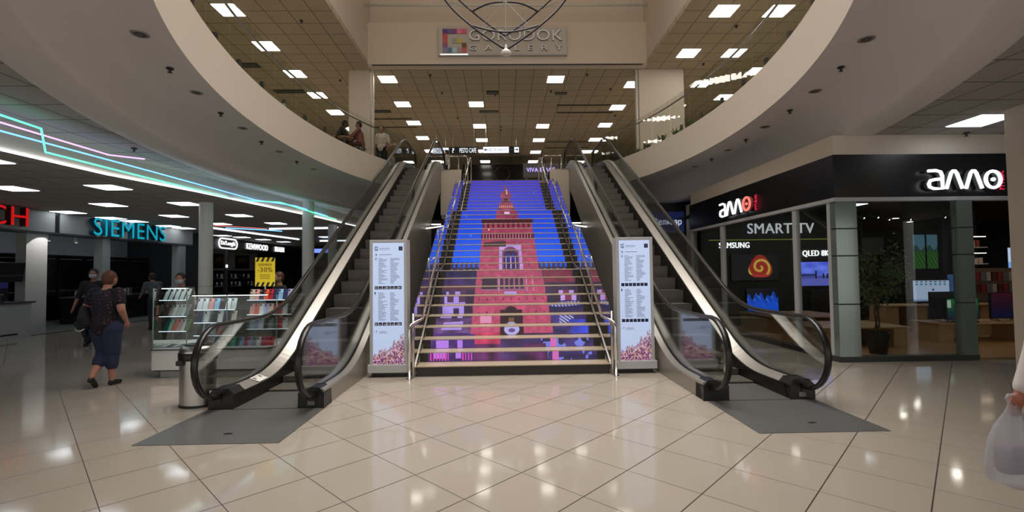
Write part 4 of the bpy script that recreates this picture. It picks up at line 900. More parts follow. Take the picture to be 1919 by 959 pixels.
for i in range(3):
    y = 13.4 + i * .9
    t = thing('spotlight', f'small ceiling spotlight behind the pale fascia, {ordinal(i + 1)} from the camera', 'spotlight', (-13.5, y, 2.75), 'shop spotlights')
    MB().tube([(-13.5, y, ZL), (-13.5, y, 2.78)], .012, 6).build('stem', M_grey, t); MB().cap((-13.5, y, 2.8), (-13.42, y - .08, 2.68), .04, .05).build('housing', M_white, t)
    MB().lathe([(.001, -.006), (.035, -.006), (.035, 0), (.001, 0)], (-13.415, y - .09, 2.64), 12).build('bulb', emis('spot_bulb', (1, .97, .92), 12 if i == 1 else 1), t)
sp_ = bpy.data.lights.new('pier_spot', 'SPOT'); sp_.energy = 60; sp_.spot_size = R(60); sp_.color = (1, .93, .92); so = bpy.data.objects.new('pier_spot', sp_); COL.objects.link(so); so.location = (-12.3, 13.6, 2.9)
so.rotation_euler = (Vector((-12.92, 13.45, 2.2)) - Vector((-12.3, 13.6, 2.9))).to_track_quat('-Z', 'Y').to_euler()
for y in (14.2, 16.6, 19.0): put_panel('low', -14.6, y, ZL, M_pan_low, f'added square light hidden inside the dark kitchen shop, {["nearest", "middle", "farthest"][int((y - 14) // 2.3)]}', 'added lights inside the kitchen shop')  # panels added behind the fascia, out of view, to brighten the interior
# coffee counter at the left edge
t = thing('service_counter', 'grey service counter with dark top at the left edge', 'counter', (-13.1, 12, 0))
MB().box(-13.6, 10.4, .0, -12.45, 12.75, .9).build('body', M_fas, t); MB().box(-13.65, 10.35, .9, -12.4, 12.82, .94).build('worktop', M_dgrey, t)
MB().box(-12.455, 10.4, .1, -12.44, 12.4, .14).build('kick_slot', M_black, t)
t = thing('coffee_machine', 'dark coffee machine on the grey service counter', 'coffee machine', (-13.0, 11.6, .94))
q = MB(); q.box(-13.2, 11.3, .94, -12.8, 11.95, 1.02); q.box(-13.2, 11.3, 1.02, -13.0, 11.95, 1.32); q.box(-13.2, 11.3, 1.27, -12.75, 11.95, 1.4, b=.03); q.build('body', M_black, t); MB().cyl(-12.88, 11.62, 1.02, 1.14, .06, 14).build('jug', M_steel, t); MB().box(-12.8, 11.5, 1.3, -12.745, 11.75, 1.36).build('front_plate', M_steel, t)
for i, (y, c) in enumerate(((12.2, M_lgrey), (12.42, M_black))):
    t = thing('canister', ['pale canister on the service counter', 'black canister on the service counter, right of the pale one'][i], 'canister', (-12.9, y, .94)); MB().cyl(-12.9, y, .94, 1.12, .06, 14).build('body', c, t); MB().cyl(-12.9, y, 1.12, 1.15, .045, 14).build('lid', M_grey, t)
t = thing('extractor_hood', 'long dark extractor hood at the left edge above the coffee machine', 'extractor hood', (-13.2, 11.7, 1.5)); q = MB(); q.prism([(-13.6, 1.5), (-12.7, 1.45), (-12.62, 1.95), (-13.6, 2.0)], 'Y', 10.6, 12.75); q.build('hood', M_black, t); MB().box(-12.68, 10.6, 1.6, -12.6, 12.7, 1.63).build('trim_line', M_dgrey, t); MB().box(-13.3, 11.4, 1.98, -13.0, 12.0, 2.8).build('flue', M_fas, t)
# far kitchen shop
GX = -14.0
t = thing('shop_fascia', 'black fascia with three white brand signs over the far kitchen shop', 'fascia', (GX, 26, 2.8), None, 'structure'); MB().box(GX - .3, 21.6, 2.82, GX, 31.5, ZL - .01).build('board', M_black, t)
t = thing('letter_sign', 'white oval sign reading De\'Longhi on the black fascia', 'sign', (GX, 24.3, 2.95))
pts = []; y0, y1, z0, z1 = 23.5, 25.1, 2.93, 3.41
for a in [PI / 2 + PI * i / 8 for i in range(9)]: pts.append((GX + .04, y0 + .24 + .24 * math.cos(a), (z0 + z1) / 2 + .24 * math.sin(a)))
for a in [-PI / 2 + PI * i / 8 for i in range(9)]: pts.append((GX + .04, y1 - .24 + .24 * math.cos(a), (z0 + z1) / 2 + .24 * math.sin(a)))
MB().tube(pts, .035, 6, closed=True).build('outline', M_lwhite, t); text('lettering', "De'Longhi", (GX + .02, y0 + .18, 3.03), (0, 1.24, 0), (0, 0, .28), .03, M_lwhite, t, bold=.02)
for s, y0, y1, z1 in (('KENWOOD', 26.03, 28.37, 3.32), ('BRAUN', 29.25, 30.45, 3.3)):
    t = thing('letter_sign', f'white letters reading {s} on the black fascia', 'sign', (GX, y0, 3.0)); text('lettering', s, (GX + .02, y0, 2.99), (0, y1 - y0, 0), (0, 0, z1 - 2.99), .03, M_lwhite, t, bold=.012)
struct(MB().box(-16.4, 21.6, 0, -16.2, 31.5, ZL).build('wall_left', M_white), 'white back wall of the far kitchen shop')
for i in range(4):
    y0 = 22.0 + i * 2.3; im = np.zeros((40, 50, 3), np.float32); im[:] = C(70, 36, 26); uu, vv = np.meshgrid(np.linspace(-1, 1, 50), np.linspace(-1, 1, 40)); im[(uu ** 2 + (vv - .1) ** 2 < .5)] = C(150, 120, 80); im[(uu ** 2 + vv ** 2 < .4) & (vv < -.05)] = C(96, 30, 20)
    t = thing('food_picture', f'brown food picture on the far white wall, {ordinal(i + 1)} from the left', 'picture', (-16.1, y0, 2.0), 'food pictures'); panel('picture', (-16.14, y0, 2.0), (0, 1.5, 0), (0, 0, .75), imgmat('food%d' % i, im, lit=True), t); MB().box(-16.17, y0 - .03, 1.97, -16.15, y0 + 1.53, 2.78).build('frame', M_black, t)
for i in range(5):
    y0 = 21.9 + i * 1.8
    t = thing('display_shelf', f'black display shelf with kitchen machines, {ordinal(i + 1)} from the left', 'shelf', (-15.9, y0 + .85, 0), 'black display shelves')
    MB().box(-16.15, y0, 0, -15.7, y0 + 1.75, 1.85).build('cabinet', M_black, t)
    for j, z in enumerate((.9, 1.35)):
        s = MB().box(-15.72, y0 + .04, z, -15.45, y0 + 1.7, z + .03).build('shelf', M_dgrey, t)
        for k in range(4):
            q = MB(); yy = y0 + .15 + k * .42; q.lathe([(.09, 0), (.1, .04), (.05, .08), (.07, .2), (.04, .26)], (-15.58, yy, z + .03), 10); o = q.build('kitchen_machine', [M_steel, M_white, M_black, M_chrome][(k + j + i) % 4], smooth=True); tag(o, f'kitchen machine, {ordinal(k + 1)} along the {["lower", "upper"][j]} shelf of the {ordinal(i + 1)} black far-shop display', 'kitchen machine', 'kitchen machines')
t = thing('shop_gate', 'dark frame post of the far kitchen shop', 'post', (-13.9, 24.0, 0)); MB().box(-14, 23.95, 0, -13.9, 24.15, 2.82).build('post', M_dgrey, t); MB().box(-13.9, 23.98, 1.95, -13.87, 24.12, 2.1).build('lamp', M_sb, t)
# yellow sale sign on the stall
t = thing('sale_sign', 'yellow discount sign with striped top and bottom on the stall showcase', 'sign', (-4.02, 8.1, 1.26))
sx0, sx1, sz0, sz1, sy = -4.2, -3.87, 1.36, 1.85, 8.1; h_ = sz1 - sz0
MB().box(sx0, sy, sz0, sx1, sy + .012, sz1).build('board', mat('sign_yellow', rgb(214, 190, 30), .4, emit=rgb(214, 190, 30), es=.25), t)
for zb, zt in ((sz0, sz0 + .07), (sz1 - .07, sz1)):
    for j in range(4): x = sx0 + .01 + j * .085; MB().prism([(x, zb), (x + .04, zb), (x + .07, zt), (x + .03, zt)], 'Y', sy - .003, sy - .0005).build('stripe', M_black, t)

text('lettering', 'ЗНИЖКА', (sx0 + .05, sy - .001, sz1 - .145), (.23, 0, 0), (0, 0, .045), .003, mat('sign_red', rgb(120, 70, 20), .5), t); text('lettering', '-30%', (sx0 + .04, sy - .001, sz1 - .245), (.25, 0, 0), (0, 0, .075), .003, MATS['sign_red'], t, bold=.02)
q = MB(); 
for z in (.16, .19, .22): q.box(sx0 + .08, sy - .002, sz0 + z - .03, sx1 - .08, sy - .0005, sz0 + z - .022)
q.build('small_print', MATS['sign_red'], t); q = MB(); q.box(sx0 + .13, sy, 1.258, sx0 + .2, sy + .06, 1.265); q.box(sx0 + .155, sy + .012, 1.26, sx0 + .175, sy + .02, sz1 - .1); q.build('stand', M_steel, t)

# ------------------------------------------------------------ dark electronics shop on the right
SX, SY = 5.53, 7.70
M_mir = mat('mirror_cladding', rgb(138, 150, 146), .14, .55)
t = thing('shop_fascia', 'black wraparound fascia of the electronics shop on the right', 'fascia', (SX, SY, 2.72), None, 'structure')
MB().prism([(SX, SY), (14, SY), (14, SY + .3), (SX + .3, SY + .3), (SX + .3, 13.75), (SX, 13.75)], 'Z', 2.72, 3.44).build('board', mat('fascia_black', (.006, .0065, .008), .3), t)
MB().prism([(SX - .015, SY - .015), (14, SY - .015), (14, SY + .1), (SX + .1, SY + .1), (SX + .1, 13.75), (SX - .015, 13.75)], 'Z', 2.655, 2.72).build('lower_rail', M_lgrey, t)
def allo(P0, rt, w_, h_, label, redo):
    """rounded tube letters: a, two arches, a ring with a dot, small upright word"""
    P0 = Vector(P0); rt = Vector(rt); up = Vector((0, 0, 1)); nrm = rt.cross(up)
    t = thing('letter_sign', label, 'sign', P0); s = h_; r = h_ * .075
    W = lambda u, v, d=.10: P0 + rt * (u * s) + up * (v * s) + nrm * d
    M_w = emis('allo_white', (.92, .94, 1), 2.0); M_pk = emis('allo_pink', rgb(236, 120, 110), 1.3); M_sd = mat('letter_side', rgb(96, 100, 96), .5)
    k = w_ / (3.75 * s)
    def stroke(name, uv, m, closed=False, nm=None, parent=None):
        P = [W(u * k, v) for u, v in uv]; o = MB().tube(P, r, 8, closed=closed).build(name, m, parent or t, smooth='all')
        q = MB(); PB = [W(u * k, v, .03) for u, v in uv]; q.tube(PB, r * .95, 6, closed=closed); q.tube([W(u * k, v, .06) for u, v in uv], r * .9, 6, closed=closed); q.build('letter_side', M_sd if m is M_w else mat('letter_side_pink', rgb(150, 70, 66), .5), o)
        return o
    stroke('letter_a', [(.05, .95), (.45, .97), (.68, .9), (.76, .7), (.76, .06), (.3, .06), (.1, .14), (.06, .3), (.14, .46), (.4, .52), (.72, .54)], M_w)
    for o_ in (.95, 1.95): stroke('letter_arch', [(o_, .05), (o_ + .26, .82), (o_ + .36, .95), (o_ + .46, .95), (o_ + .56, .82), (o_ + .82, .05)], M_w)
    m = M_pk if redo else M_w
    ro = stroke('letter_ring', [(3.35 + .38 * math.cos(a), .5 + .42 * math.sin(a)) for a in [2 * PI * i / 20 for i in range(20)]], m, True)
    c = W(3.35 * k, .5); q = MB(); q.ell(c, (s * .1,) * 3, 10); q.build('dot', m, ro, smooth='all')
    # upright small word
    q0 = W(4.12 * k, .02, .02); text('lettering', 'max', q0, up * s * .95, -rt * s * .22, .02, emis('allo_red', rgb(210, 40, 70), .9), t)
    return t
allo((7.03, SY, 2.82), (1, 0, 0), 1.24, .33, 'white glowing rounded logo on the front black fascia', False)
allo((SX, 11.62, 2.83), (0, -1, 0), 1.45, .34, 'white and pink rounded logo on the side of the black fascia', True)
# glazing
struct(MB().prism([(SX + .02, SY + .02), (14, SY + .02), (14, SY + .2), (SX + .2, SY + .2), (SX + .2, 13.7), (SX + .02, 13.7)], 'Z', 3.44, ZC).build('wall_right', M_plaster), 'added pale plaster board covering the dark gap above the black fascia')  # board added to cover the dark ceiling gap with a lighter tone
struct(MB().prism([(SX - .02, SY - .02), (7.86, SY - .02), (7.86, SY + .12), (SX + .12, SY + .12), (SX + .12, 13.8), (SX - .02, 13.8)], 'Z', 0, .09).build('baseboard_right', M_dgrey), 'dark base rail under the shop glazing')
struct(MB().box(7.86, SY, 0.002, 14, SY + .06, .03).build('trim_8', mat('brass_strip', rgb(150, 120, 80), .3, .8)), 'thin threshold of the shop entrance')
wins = [(9.0, 11.68), (11.84, 13.6), (SY + .2, 8.75)]
for i, (a, b_) in enumerate(wins): struct(MB().box(SX + .03, a, .09, SX + .04, b_, 2.66).build(f'window_{i + 1}', M_glassd), f'side shop window pane, {ordinal(i + 1)} of three')
struct(MB().box(SX + .4, SY + .03, .09, 7.6, SY + .04, 2.66).build('window_4', M_glassd), 'large front shop window pane')
for i, (a, b_, x1) in enumerate(((8.74, 8.86, .07), (11.68, 11.84, .07), (13.6, 13.75, .1))): struct(MB().box(SX, a, 0, SX + x1, b_, 2.66).build('window_frame', M_lgrey), f'light grey window post on the side of the shop, {ordinal(i + 1)} from the corner')
def mirror_post(x0, x1, label):
    t = thing('mirror_post', label, 'post', ((x0 + x1) / 2, SY, 0)); z = 0
    for k, zz in enumerate((.95, 1.75, 2.2, 2.66)): MB().box(x0, SY - .015, z + .008, x1, SY + .12, zz - .008).build('mirror_panel', M_mir, t, bevel=.004); z = zz
    MB().box(x0 + .01, SY + .0, .0, x1 - .01, SY + .11, 2.66).build('core', M_black, t)
mirror_post(SX, SX + .36, 'mirror-clad corner post of the electronics shop'); mirror_post(7.6, 7.85, 'mirror-clad post at the shop entrance')
struct(MB().box(SX + .0, SY + .12, 0, SX + .07, SY + .2, 2.66).build('window_frame', M_lgrey), 'light grey corner post of the shop')
struct(MB().box(SX + .12, SY + .1, .001, 19.9, 20, .012).build('floor', M_wood), 'brown wooden floor of the electronics shop')
struct(MB().box(SX + .1, SY + .3, 3.15, 19.9, 20, 3.2).build('ceiling', mat('shop_black_ceiling', (.012, .013, .014), .8)), 'black ceiling of the electronics shop')
M_swall = mat('shop_dark_wall', (.010, .011, .012), .55)
struct(MB().box(SX + .1, 13.2, 0, 10.2, 13.3, 3.15).build('wall_right', M_swall), 'black display wall with televisions')
struct(MB().box(10.2, 20, 0, 19.9, 20.1, 3.15).build('wall_right', mat('shop_teal_wall', rgb(26, 32, 32), .6)), 'dark back wall of the electronics shop'); struct(MB().box(10.3, 14.4, 0, 13.7, 14.5, 2.62).build('wall_right', MATS['shop_teal_wall']), 'dark partition carrying the green posters')
struct(MB().box(10.15, 13.2, 0, 10.25, 20, 3.15).build('wall_right', M_swall), 'dark return wall in the shop')
tag(MB().box(SX + .3, 13.17, 2.365, 9.5, 13.2, 2.39).build('light_line', emis('olive_line', rgb(130, 130, 60), .6)), 'thin yellowish line across the television wall', 'light strip')
for nm, s, x0, x1, z0, z1, e_ in (('grey', 'SMART TV', 6.94, 8.85, 2.55, 2.84, emis('letter_dim', (.6, .62, .64), .8)), ('white', 'SAMSUNG', 6.12, 6.98, 2.15, 2.31, M_lwhite), ('white', 'QLED 8K', 8.5, 9.25, 1.87, 2.06, M_lwhite)):
    t = thing('letter_sign', f'{nm} letters reading {s} on the television wall', 'sign', (x0, 13.18, z0)); text('lettering', s, (x0, 13.19, z0), (x1 - x0, 0, 0), (0, 0, z1 - z0), .03, e_, t, bold=.012)
def tv(x0, x1, y, z0, z1, m, label, stand=True, group=None):
    t = thing('television', label, 'television', ((x0 + x1) / 2, y, z0 - (.06 if stand else 0)), group)
    MB().box(x0 - .02, y, z0 - .02, x1 + .02, y + .05, z1 + .02, b=.004).build('housing', M_black, t)
    panel('screen', (x0, y - .002, z0), (x1 - x0, 0, 0), (0, 0, z1 - z0), m, t)
    if stand:
        for sx in (x0 + .12 * (x1 - x0), x1 - .12 * (x1 - x0)): MB().tube([(sx, y + .02, z0 - .01), (sx, y - .09, z0 - .055), (sx, y + .12, z0 - .055), (sx, y + .02, z0 - .01)], .007, 6).build('foot', M_black, t)
    return t
uu, vv = np.meshgrid(np.linspace(0, 1, 128), np.linspace(0, 1, 72))
def blank(c): a = np.zeros((72, 128, 3), np.float32); a[:] = c; return a
im = blank(C(60, 84, 190)); im[:] = C(84, 100, 200) * (1 - vv[..., None]) + C(70, 90, 215) * vv[..., None]; cl = (np.sin(uu * 14 + vv * 9) + np.sin(uu * 5 - vv * 18)) * .25 + .5; im += (cl * .16 * (vv > .45))[..., None]; im[vv < .42] = C(70, 76, 150); im[vv < .3] = C(88, 92, 180); im[(vv < .5) & (vv > .4) & (uu < .5 - vv * .3)] = C(40, 50, 100)
for x in (.37, .56, .66, .72, .78, .86, .95): im[(np.abs(uu - x) < .018) & (vv > .3) & (vv < .52 if x > .4 else vv < .62)] = C(16, 20, 50)
tv(8.42, 9.55, 13.145, 1.06, 1.73, imgmat('tv_beach', im, 1.0), 'large television showing people on a blue beach', False)
im = blank(C(4, 4, 6)); rr = np.hypot((uu - .62) * 1.8, vv - .5); an = np.arctan2(vv - .5, (uu - .62) * 1.8); m_ = rr < .46 - .05 * np.sin(an * 3); im[m_] = C(160, 40, 24); im[m_ & (np.sin(an * 1 + rr * 22) > .2)] = C(206, 120, 40); im[m_ & (np.sin(an * 1 + rr * 22) > .85)] = C(210, 200, 90); im[m_ & (vv < .2)] = C(190, 50, 50)
tv(6.45, 7.75, 13.145, 1.25, 1.95, imgmat('tv_flower', im, .75), 'black wall television showing a red and yellow flower', False)
im = blank(C(3, 5, 14)); top = .72 + .2 * np.sin(uu * 9) * np.sin(uu * 23 + 1); im[(vv < top)] = C(16, 70, 196); im[(vv < top) & (np.sin(uu * 30 + vv * 14) > .8)] = C(60, 130, 235); im[(vv < top - .3)] = C(20, 84, 220)
tv(6.86, 7.74, 13.145, .36, .98, imgmat('tv_blue', im, .8), 'lower television showing bright blue splashes', False)
MB_t = thing('tv_bench', 'low black bench under the side wall televisions', 'bench', (7.6, 12.9, 0)); MB().box(6.0, 12.75, 0.012, 9.9, 13.15, .3).build('body', M_black, MB_t); MB().box(6.0, 12.74, .3, 9.9, 13.16, .33).build('top', M_dgrey, MB_t)
t = tv(8.5, 9.5, 12.85, .39, .94, imgmat('tv_off', blank(C(2, 2, 3)), .5), 'switched-off television in front of the beach picture')
im = blank(C(20, 110, 60)); im[:] = C(16, 34, 60) * (1 - vv[..., None]) + C(20, 120, 60) * vv[..., None]; im[(uu < .12) & (vv > .55) & (vv < .95)] = C(190, 210, 190); g1 = im.copy()
def table(x0, x1, y0, y1, h, label, group=None, legs=True):
    t = thing('display_table', label, 'table', ((x0 + x1) / 2, (y0 + y1) / 2, .012), group)
    MB().box(x0, y0, h - .03, x1, y1, h).build('top', M_beech, t, bevel=.003)
    for x in (x0 + .03, x1 - .33): MB().box(x, y0 + .04, .012, x + .3, y1 - .04, h - .03).build('end_box', M_beech, t)
    MB().box(x0 + .33, y1 - .1, .05, x1 - .33, y1 - .06, h - .03).build('back_panel', M_beech, t); return t
table(6.05, 7.9, 9.0, 10.2, .4, 'low beech display table behind the potted ficus')
table(6.3, 8.2, 11.0, 12.55, .42, 'low beech display table near the side windows')
table(8.85, 10.9, 9.45, 10.15, .4, 'low beech display table behind the entrance post', 'low tables'); table(11.0, 13.2, 9.45, 10.15, .4, 'low beech display table inside the entrance at right', 'low tables')
table(9.05, 10.1, 11.0, 11.6, .65, 'higher beech desk behind the low tables, left one', 'desks'); table(10.15, 11.7, 11.0, 11.6, .65, 'higher beech desk behind the low tables, middle one', 'desks'); table(11.75, 13.2, 11.0, 11.6, .65, 'higher beech desk behind the low tables, right one', 'desks')
tv(9.08, 9.98, 9.85, .47, 1.0, imgmat('tv_black_a', blank(C(14, 12, 18)), .6), 'large dark television behind the green one'); tv(9.2, 9.85, 9.62, .47, .88, imgmat('tv_green', g1, .55), 'small television with a green picture and white tag')
im = blank(C(40, 10, 30)); im[:] = C(8, 12, 50) * (1 - vv[..., None]) + C(60, 10, 24) * vv[..., None]; tv(10.28, 10.85, 9.75, .47, .98, imgmat('tv_maroon', im, .5), 'dark red and blue television by the entrance')
im = blank(C(10, 60, 20)); tv(11.0, 12.1, 9.7, .47, 1.1, imgmat('tv_dgreen', im, .45), 'dark green television by the entrance')
im = blank(C(170, 186, 214)); 
for i in range(7): im[((uu - .1 - i * .13) ** 2 * 3 + (vv - .82) ** 2 < .003)] = C(70, 130, 150); im[(np.abs(uu - .1 - i * .13) < .03) & (np.abs(vv - .95) < .03)] = C(60, 90, 120)
im[(np.abs(uu - .55) < .03) & (np.abs(vv - .55) < .05)] = C(50, 70, 110); im[vv < .08] = C(120, 140, 180)
tv(9.98, 10.88, 11.3, .72, 1.22, imgmat('monitor_white', im, .75), 'monitor showing a pale page with icons')
for nm, x0, x1, z0, z1, y, L in (('tall green landscape poster, left of a pair', 12.73, 13.1, 1.5, 2.55, 14.35, 0), ('tall green landscape poster, right of a pair', 13.16, 13.5, 1.5, 2.55, 14.35, 0), ('pale grey notice board behind the ficus', 10.95, 11.8, 1.95, 2.48, 14.35, 1), ('dim grey panel below the notice board', 11.85, 12.5, .7, 1.8, 14.35, 2)):
    t = thing('wall_poster', nm + ' on the dark wall', 'poster', ((x0 + x1) / 2, y, z0))
    if L == 0: im = blank(C(90, 130, 150)); im[vv < .5] = C(40, 92, 36); im[(vv < .5) & (np.sin(uu * 20 + vv * 30) > .3)] = C(70, 120, 50); im[(vv > .5) & (vv < .62 + .08 * np.sin(uu * 7))] = C(56, 84, 74); mm = imgmat('landscape%s' % nm[-12:-8], im, .42)
    else: mm = mat('board%d' % L, rgb(104, 106, 104) if L == 1 else rgb(52, 54, 56), .6)
    panel('print', (x0, y, z0), (x1 - x0, 0, 0), (0, 0, z1 - z0), mm, t); MB().box(x0 - .015, y + .002, z0 - .015, x1 + .015, y + .04, z1 + .015).build('frame', M_dgrey, t)
im = blank(C(70, 96, 150)); im[((uu - .5) ** 2 + (vv - .68) ** 2 * .6 < .02)] = C(40, 110, 130); im[(np.abs(uu - .5) < .2) & (vv < .5) & (vv > .15)] = C(40, 130, 150)
t = thing('advert_board', 'blue advertising board with a turquoise figure by the entrance post', 'poster', (12.1, 12.4, 0)); panel('print', (11.9, 12.4, .62), (1.1, 0, 0), (0, 0, .72), imgmat('advert', im, .5), t); q = MB(); q.box(11.88, 12.403, .6, 13.02, 12.44, 1.36); q.box(12.3, 12.42, .012, 12.4, 12.44, .6); q.box(12.8, 12.42, .012, 12.9, 12.44, .6); q.build('frame', M_dgrey, t)
im = blank(C(170, 190, 220)); im[vv < .35] = C(110, 150, 210)
t = thing('vertical_screen', 'bright upright advertising screen near the right column', 'screen', (13.25, 11.95, 0)); panel('screen', (13.09, 11.95, 1.46), (.36, 0, 0), (0, 0, .56), imgmat('vscreen', im, 1.0), t); q = MB(); q.box(13.07, 11.953, 1.43, 13.47, 12.0, 2.05); q.box(13.22, 11.96, .012, 13.3, 12.0, 1.43); q.build('stand', M_black, t)
for k, z in enumerate((1.6, 2.03)):
    t = thing('wall_shelf', ['lower lit wall shelf with boxes', 'upper lit wall shelf with a row of books'][k], 'shelf', (12.3, 12.1, z)); MB().box(12.0, 12.0, z, 12.62, 12.25, z + .025).build('board', mat('shelf_white', rgb(200, 190, 180), .5), t); MB().box(12.0, 12.0, z + .3, 12.62, 12.25, z + .32).build('upper_board', M_black, t); MB().box(12.0, 12.23, z, 12.62, 12.26, z + .32).build('back', M_black, t)
    MB().box(12.02, 12.02, z + .285, 12.6, 12.04, z + .298).build('light_strip', emis('shelf_led', (1, .8, .6), 6), t)
    r_ = random.Random(k); x = 12.03
    for j in range(11 if k else 4):
        w_ = .04 if k else .09; hh = r_.uniform(.14, .18) if k else r_.uniform(.08, .15); c = r_.choice([(150, 60, 40), (90, 50, 36), (190, 170, 150), (60, 40, 40), (170, 100, 70)])
        MB_ = MB().box(x, 12.06, z + .0255, x + w_ - .006, 12.18, z + .0255 + hh); o = MB_.build('book' if k else 'product_box', mat('bk%d%d%d' % c, rgb(*c), .5)); tag(o, (f'book on the upper lit shelf, {ordinal(j + 1)} from the left' if k else f'small product box on the lower lit shelf, {ordinal(j + 1)} from the left'), 'book' if k else 'box', 'books on the lit shelf' if k else 'boxes on the lit shelf'); x += w_ if k else .14
    MB().box(12.2, 12.26, z, 12.4, 12.4, z + .1).build('bracket', M_black, t)
struct(MB().box(11.8, 12.4, 1.35, 12.75, 12.5, 3.15).build('wall_right', M_swall), 'black partition behind the lit shelves')
t = thing('product_rack', 'red and brown packaged goods rack at the right edge of the shop', 'rack', (12.6, 11.7, .7)); MB().box(11.9, 11.75, .66, 13.3, 11.8, 1.5).build('backboard', mat('rack_board', rgb(96, 76, 60), .5), t)
for r in range(2):
    for j in range(9):
        c = [(120, 30, 30), (70, 30, 24), (150, 140, 130), (100, 90, 84)][(j * 3 + r) % 4]; o = MB().box(11.95 + j * .145, 11.70, 1.18 - r * .3, 12.06 + j * .145, 11.748, 1.4 - r * .3).build('product_pack', mat('pk%d%d%d' % c, rgb(*c), .5)); tag(o, f'package on the rack, {["upper", "lower"][r]} row, {ordinal(j + 1)} from the left', 'package', 'packages on the rack')
for i, (x, y) in enumerate(sorted(((12.68, 14.9), (13.99, 14.6), (16.9, 17.6), (14.2, 16.1), (7.0, 9.6), (9.2, 8.6), (11.4, 8.7), (7.4, 12.0), (10.2, 10.6), (12.4, 10.4)), key=lambda p: p[0] / p[1])):  # nearer lamps are added out of view to brighten the tables
    t = thing('shop_downlight', f'visible or added round light in the black shop ceiling, {ordinal(i + 1)} from the left', 'ceiling light', (x, y, 3.15), 'shop lights'); MB().lathe([(.1, -.03), (.11, 0)], (x, y, 3.15), 16, caps=False).build('rim', M_black, t); MB().lathe([(.001, -.02), (.095, -.02), (.095, -.01), (.001, -.01)], (x, y, 3.15), 16).build('bulb', emis('shop_lamp', (1, .93, .82), 60), t)
for i, (x, y) in enumerate(sorted(((8.6, 12.2), (9.5, 12.4), (9.8, 12.3), (10.6, 12.9), (11.2, 12.9), (11.7, 12.4), (9.9, 13.4)), key=lambda p: p[0] / p[1])):
    t = thing('track_spotlight', f'small track spotlight in the dark shop, {ordinal(i + 1)} from the left', 'spotlight', (x, y, 3.2), 'track spotlights'); MB().tube([(x, y, 3.15), (x, y, 2.95)], .01, 6).build('stem', M_black, t); MB().cap((x, y, 2.95), (x + .1, y - .08, 2.88), .03, .035).build('housing', M_black, t); MB().ell((x + .115, y - .095, 2.87), (.03, .012, .022), 8).build('bulb', emis('spot_white', (1, .97, .9), 5), t)
put_panel('low', 8.8, 11.75, 3.15, M_pan_low, 'cool square light inside the electronics shop', 'shop panel')
tag(MB().box(5.9, 9.2, 3.0, 5.96, 13.0, 3.03).build('light_bar', emis('bar_white', (1, .98, .94), 4)), 'long white light bar behind the side shop windows', 'lamp')
# blue shop beyond
t = thing('blue_shop_sign', 'dark blue shop sign reading Сельнар beyond the right escalator', 'sign', (5.3, 15, 2.8)); MB().box(4.75, 15, 2.78, 5.86, 15.4, 3.42).build('board', mat('sign_navy', rgb(28, 36, 78), .4, emit=rgb(28, 36, 78), es=.5), t)
text('lettering', 'Сельнар', (4.86, 14.99, 2.95), (.9, 0, 0), (0, 0, .26), .02, emis('dim_white', (.7, .75, .9), .8), t)
struct(MB().box(4.2, 15.4, 0, 8, 15.5, ZC).build('wall_right', M_dgrey), 'dark shopfront beyond the right escalator'); struct(MB().box(5.86, 14.6, 0, 6.1, 14.85, 3.6).build('column', M_plaster), 'pale pier beside the blue sign')
struct(MB().box(4.0, 15.35, 0, 5.86, 15.4, 2.6).build('door_1', M_blackgloss), 'black glazed front under the blue sign')
tag(MB().box(5.5, 13.86, 0, 5.56, 13.9, 2.4).build('red_banner', mat('banner_red', rgb(110, 30, 40), .5)), 'narrow dark red banner at the end of the side windows', 'banner')
# ficus
px_, py_ = 6.72, 8.38
t = thing('potted_ficus', 'tall potted ficus in a black planter behind the front shop window', 'plant', (px_, py_, .012))
MB().lathe([(.13, 0), (.18, .3), (.185, .38), (.17, .38), (.165, .33), (.01, .33)], (px_, py_, .012), 24).build('pot', M_black, t, smooth=True)
q = MB(); r_ = random.Random(4)
for a in (0, 2.1, 4.2): q.tube([(px_ + .03 * math.cos(a + z * 6), py_ + .03 * math.sin(a + z * 6), .33 + z) for z in [i * .08 for i in range(12)]], .014, 6)
tips = []
for i in range(46):
    a = r_.uniform(0, 2 * PI); z0 = r_.uniform(.85, 1.5); l = r_.uniform(.2, .48); e = Vector((px_ + math.cos(a) * l, py_ + math.sin(a) * l * .8, z0 + r_.uniform(.05, .6))); s0 = Vector((px_, py_, z0)); md = (s0 + e) / 2 + Vector((0, 0, .08)); q.tube([s0, md, e], [.008, .005, .002], 5); tips += [(md, e)] * 1
q.tube([(px_, py_, .9), (px_, py_, 1.9)], .01, 6)
q.build('trunk', M_bark, t, smooth='all'); q = MB()
for (m_, e) in tips:
    for j in range(26):
        c = m_.lerp(e, r_.uniform(0, 1.1)) + Vector((r_.gauss(0, .06), r_.gauss(0, .06), r_.gauss(-.03, .07))); d = Vector((r_.gauss(0, 1), r_.gauss(0, 1), r_.gauss(-.8, .6))).normalized(); sd = d.cross(Vector((r_.gauss(0, 1), r_.gauss(0, 1), 1))).normalized() * .016; L_ = r_.uniform(.05, .08)
        q.add([c, c + d * L_ * .5 + sd, c + d * L_, c + d * L_ * .5 - sd], [(0, 1, 2, 3)])
q.build('foliage', M_leaf, t)

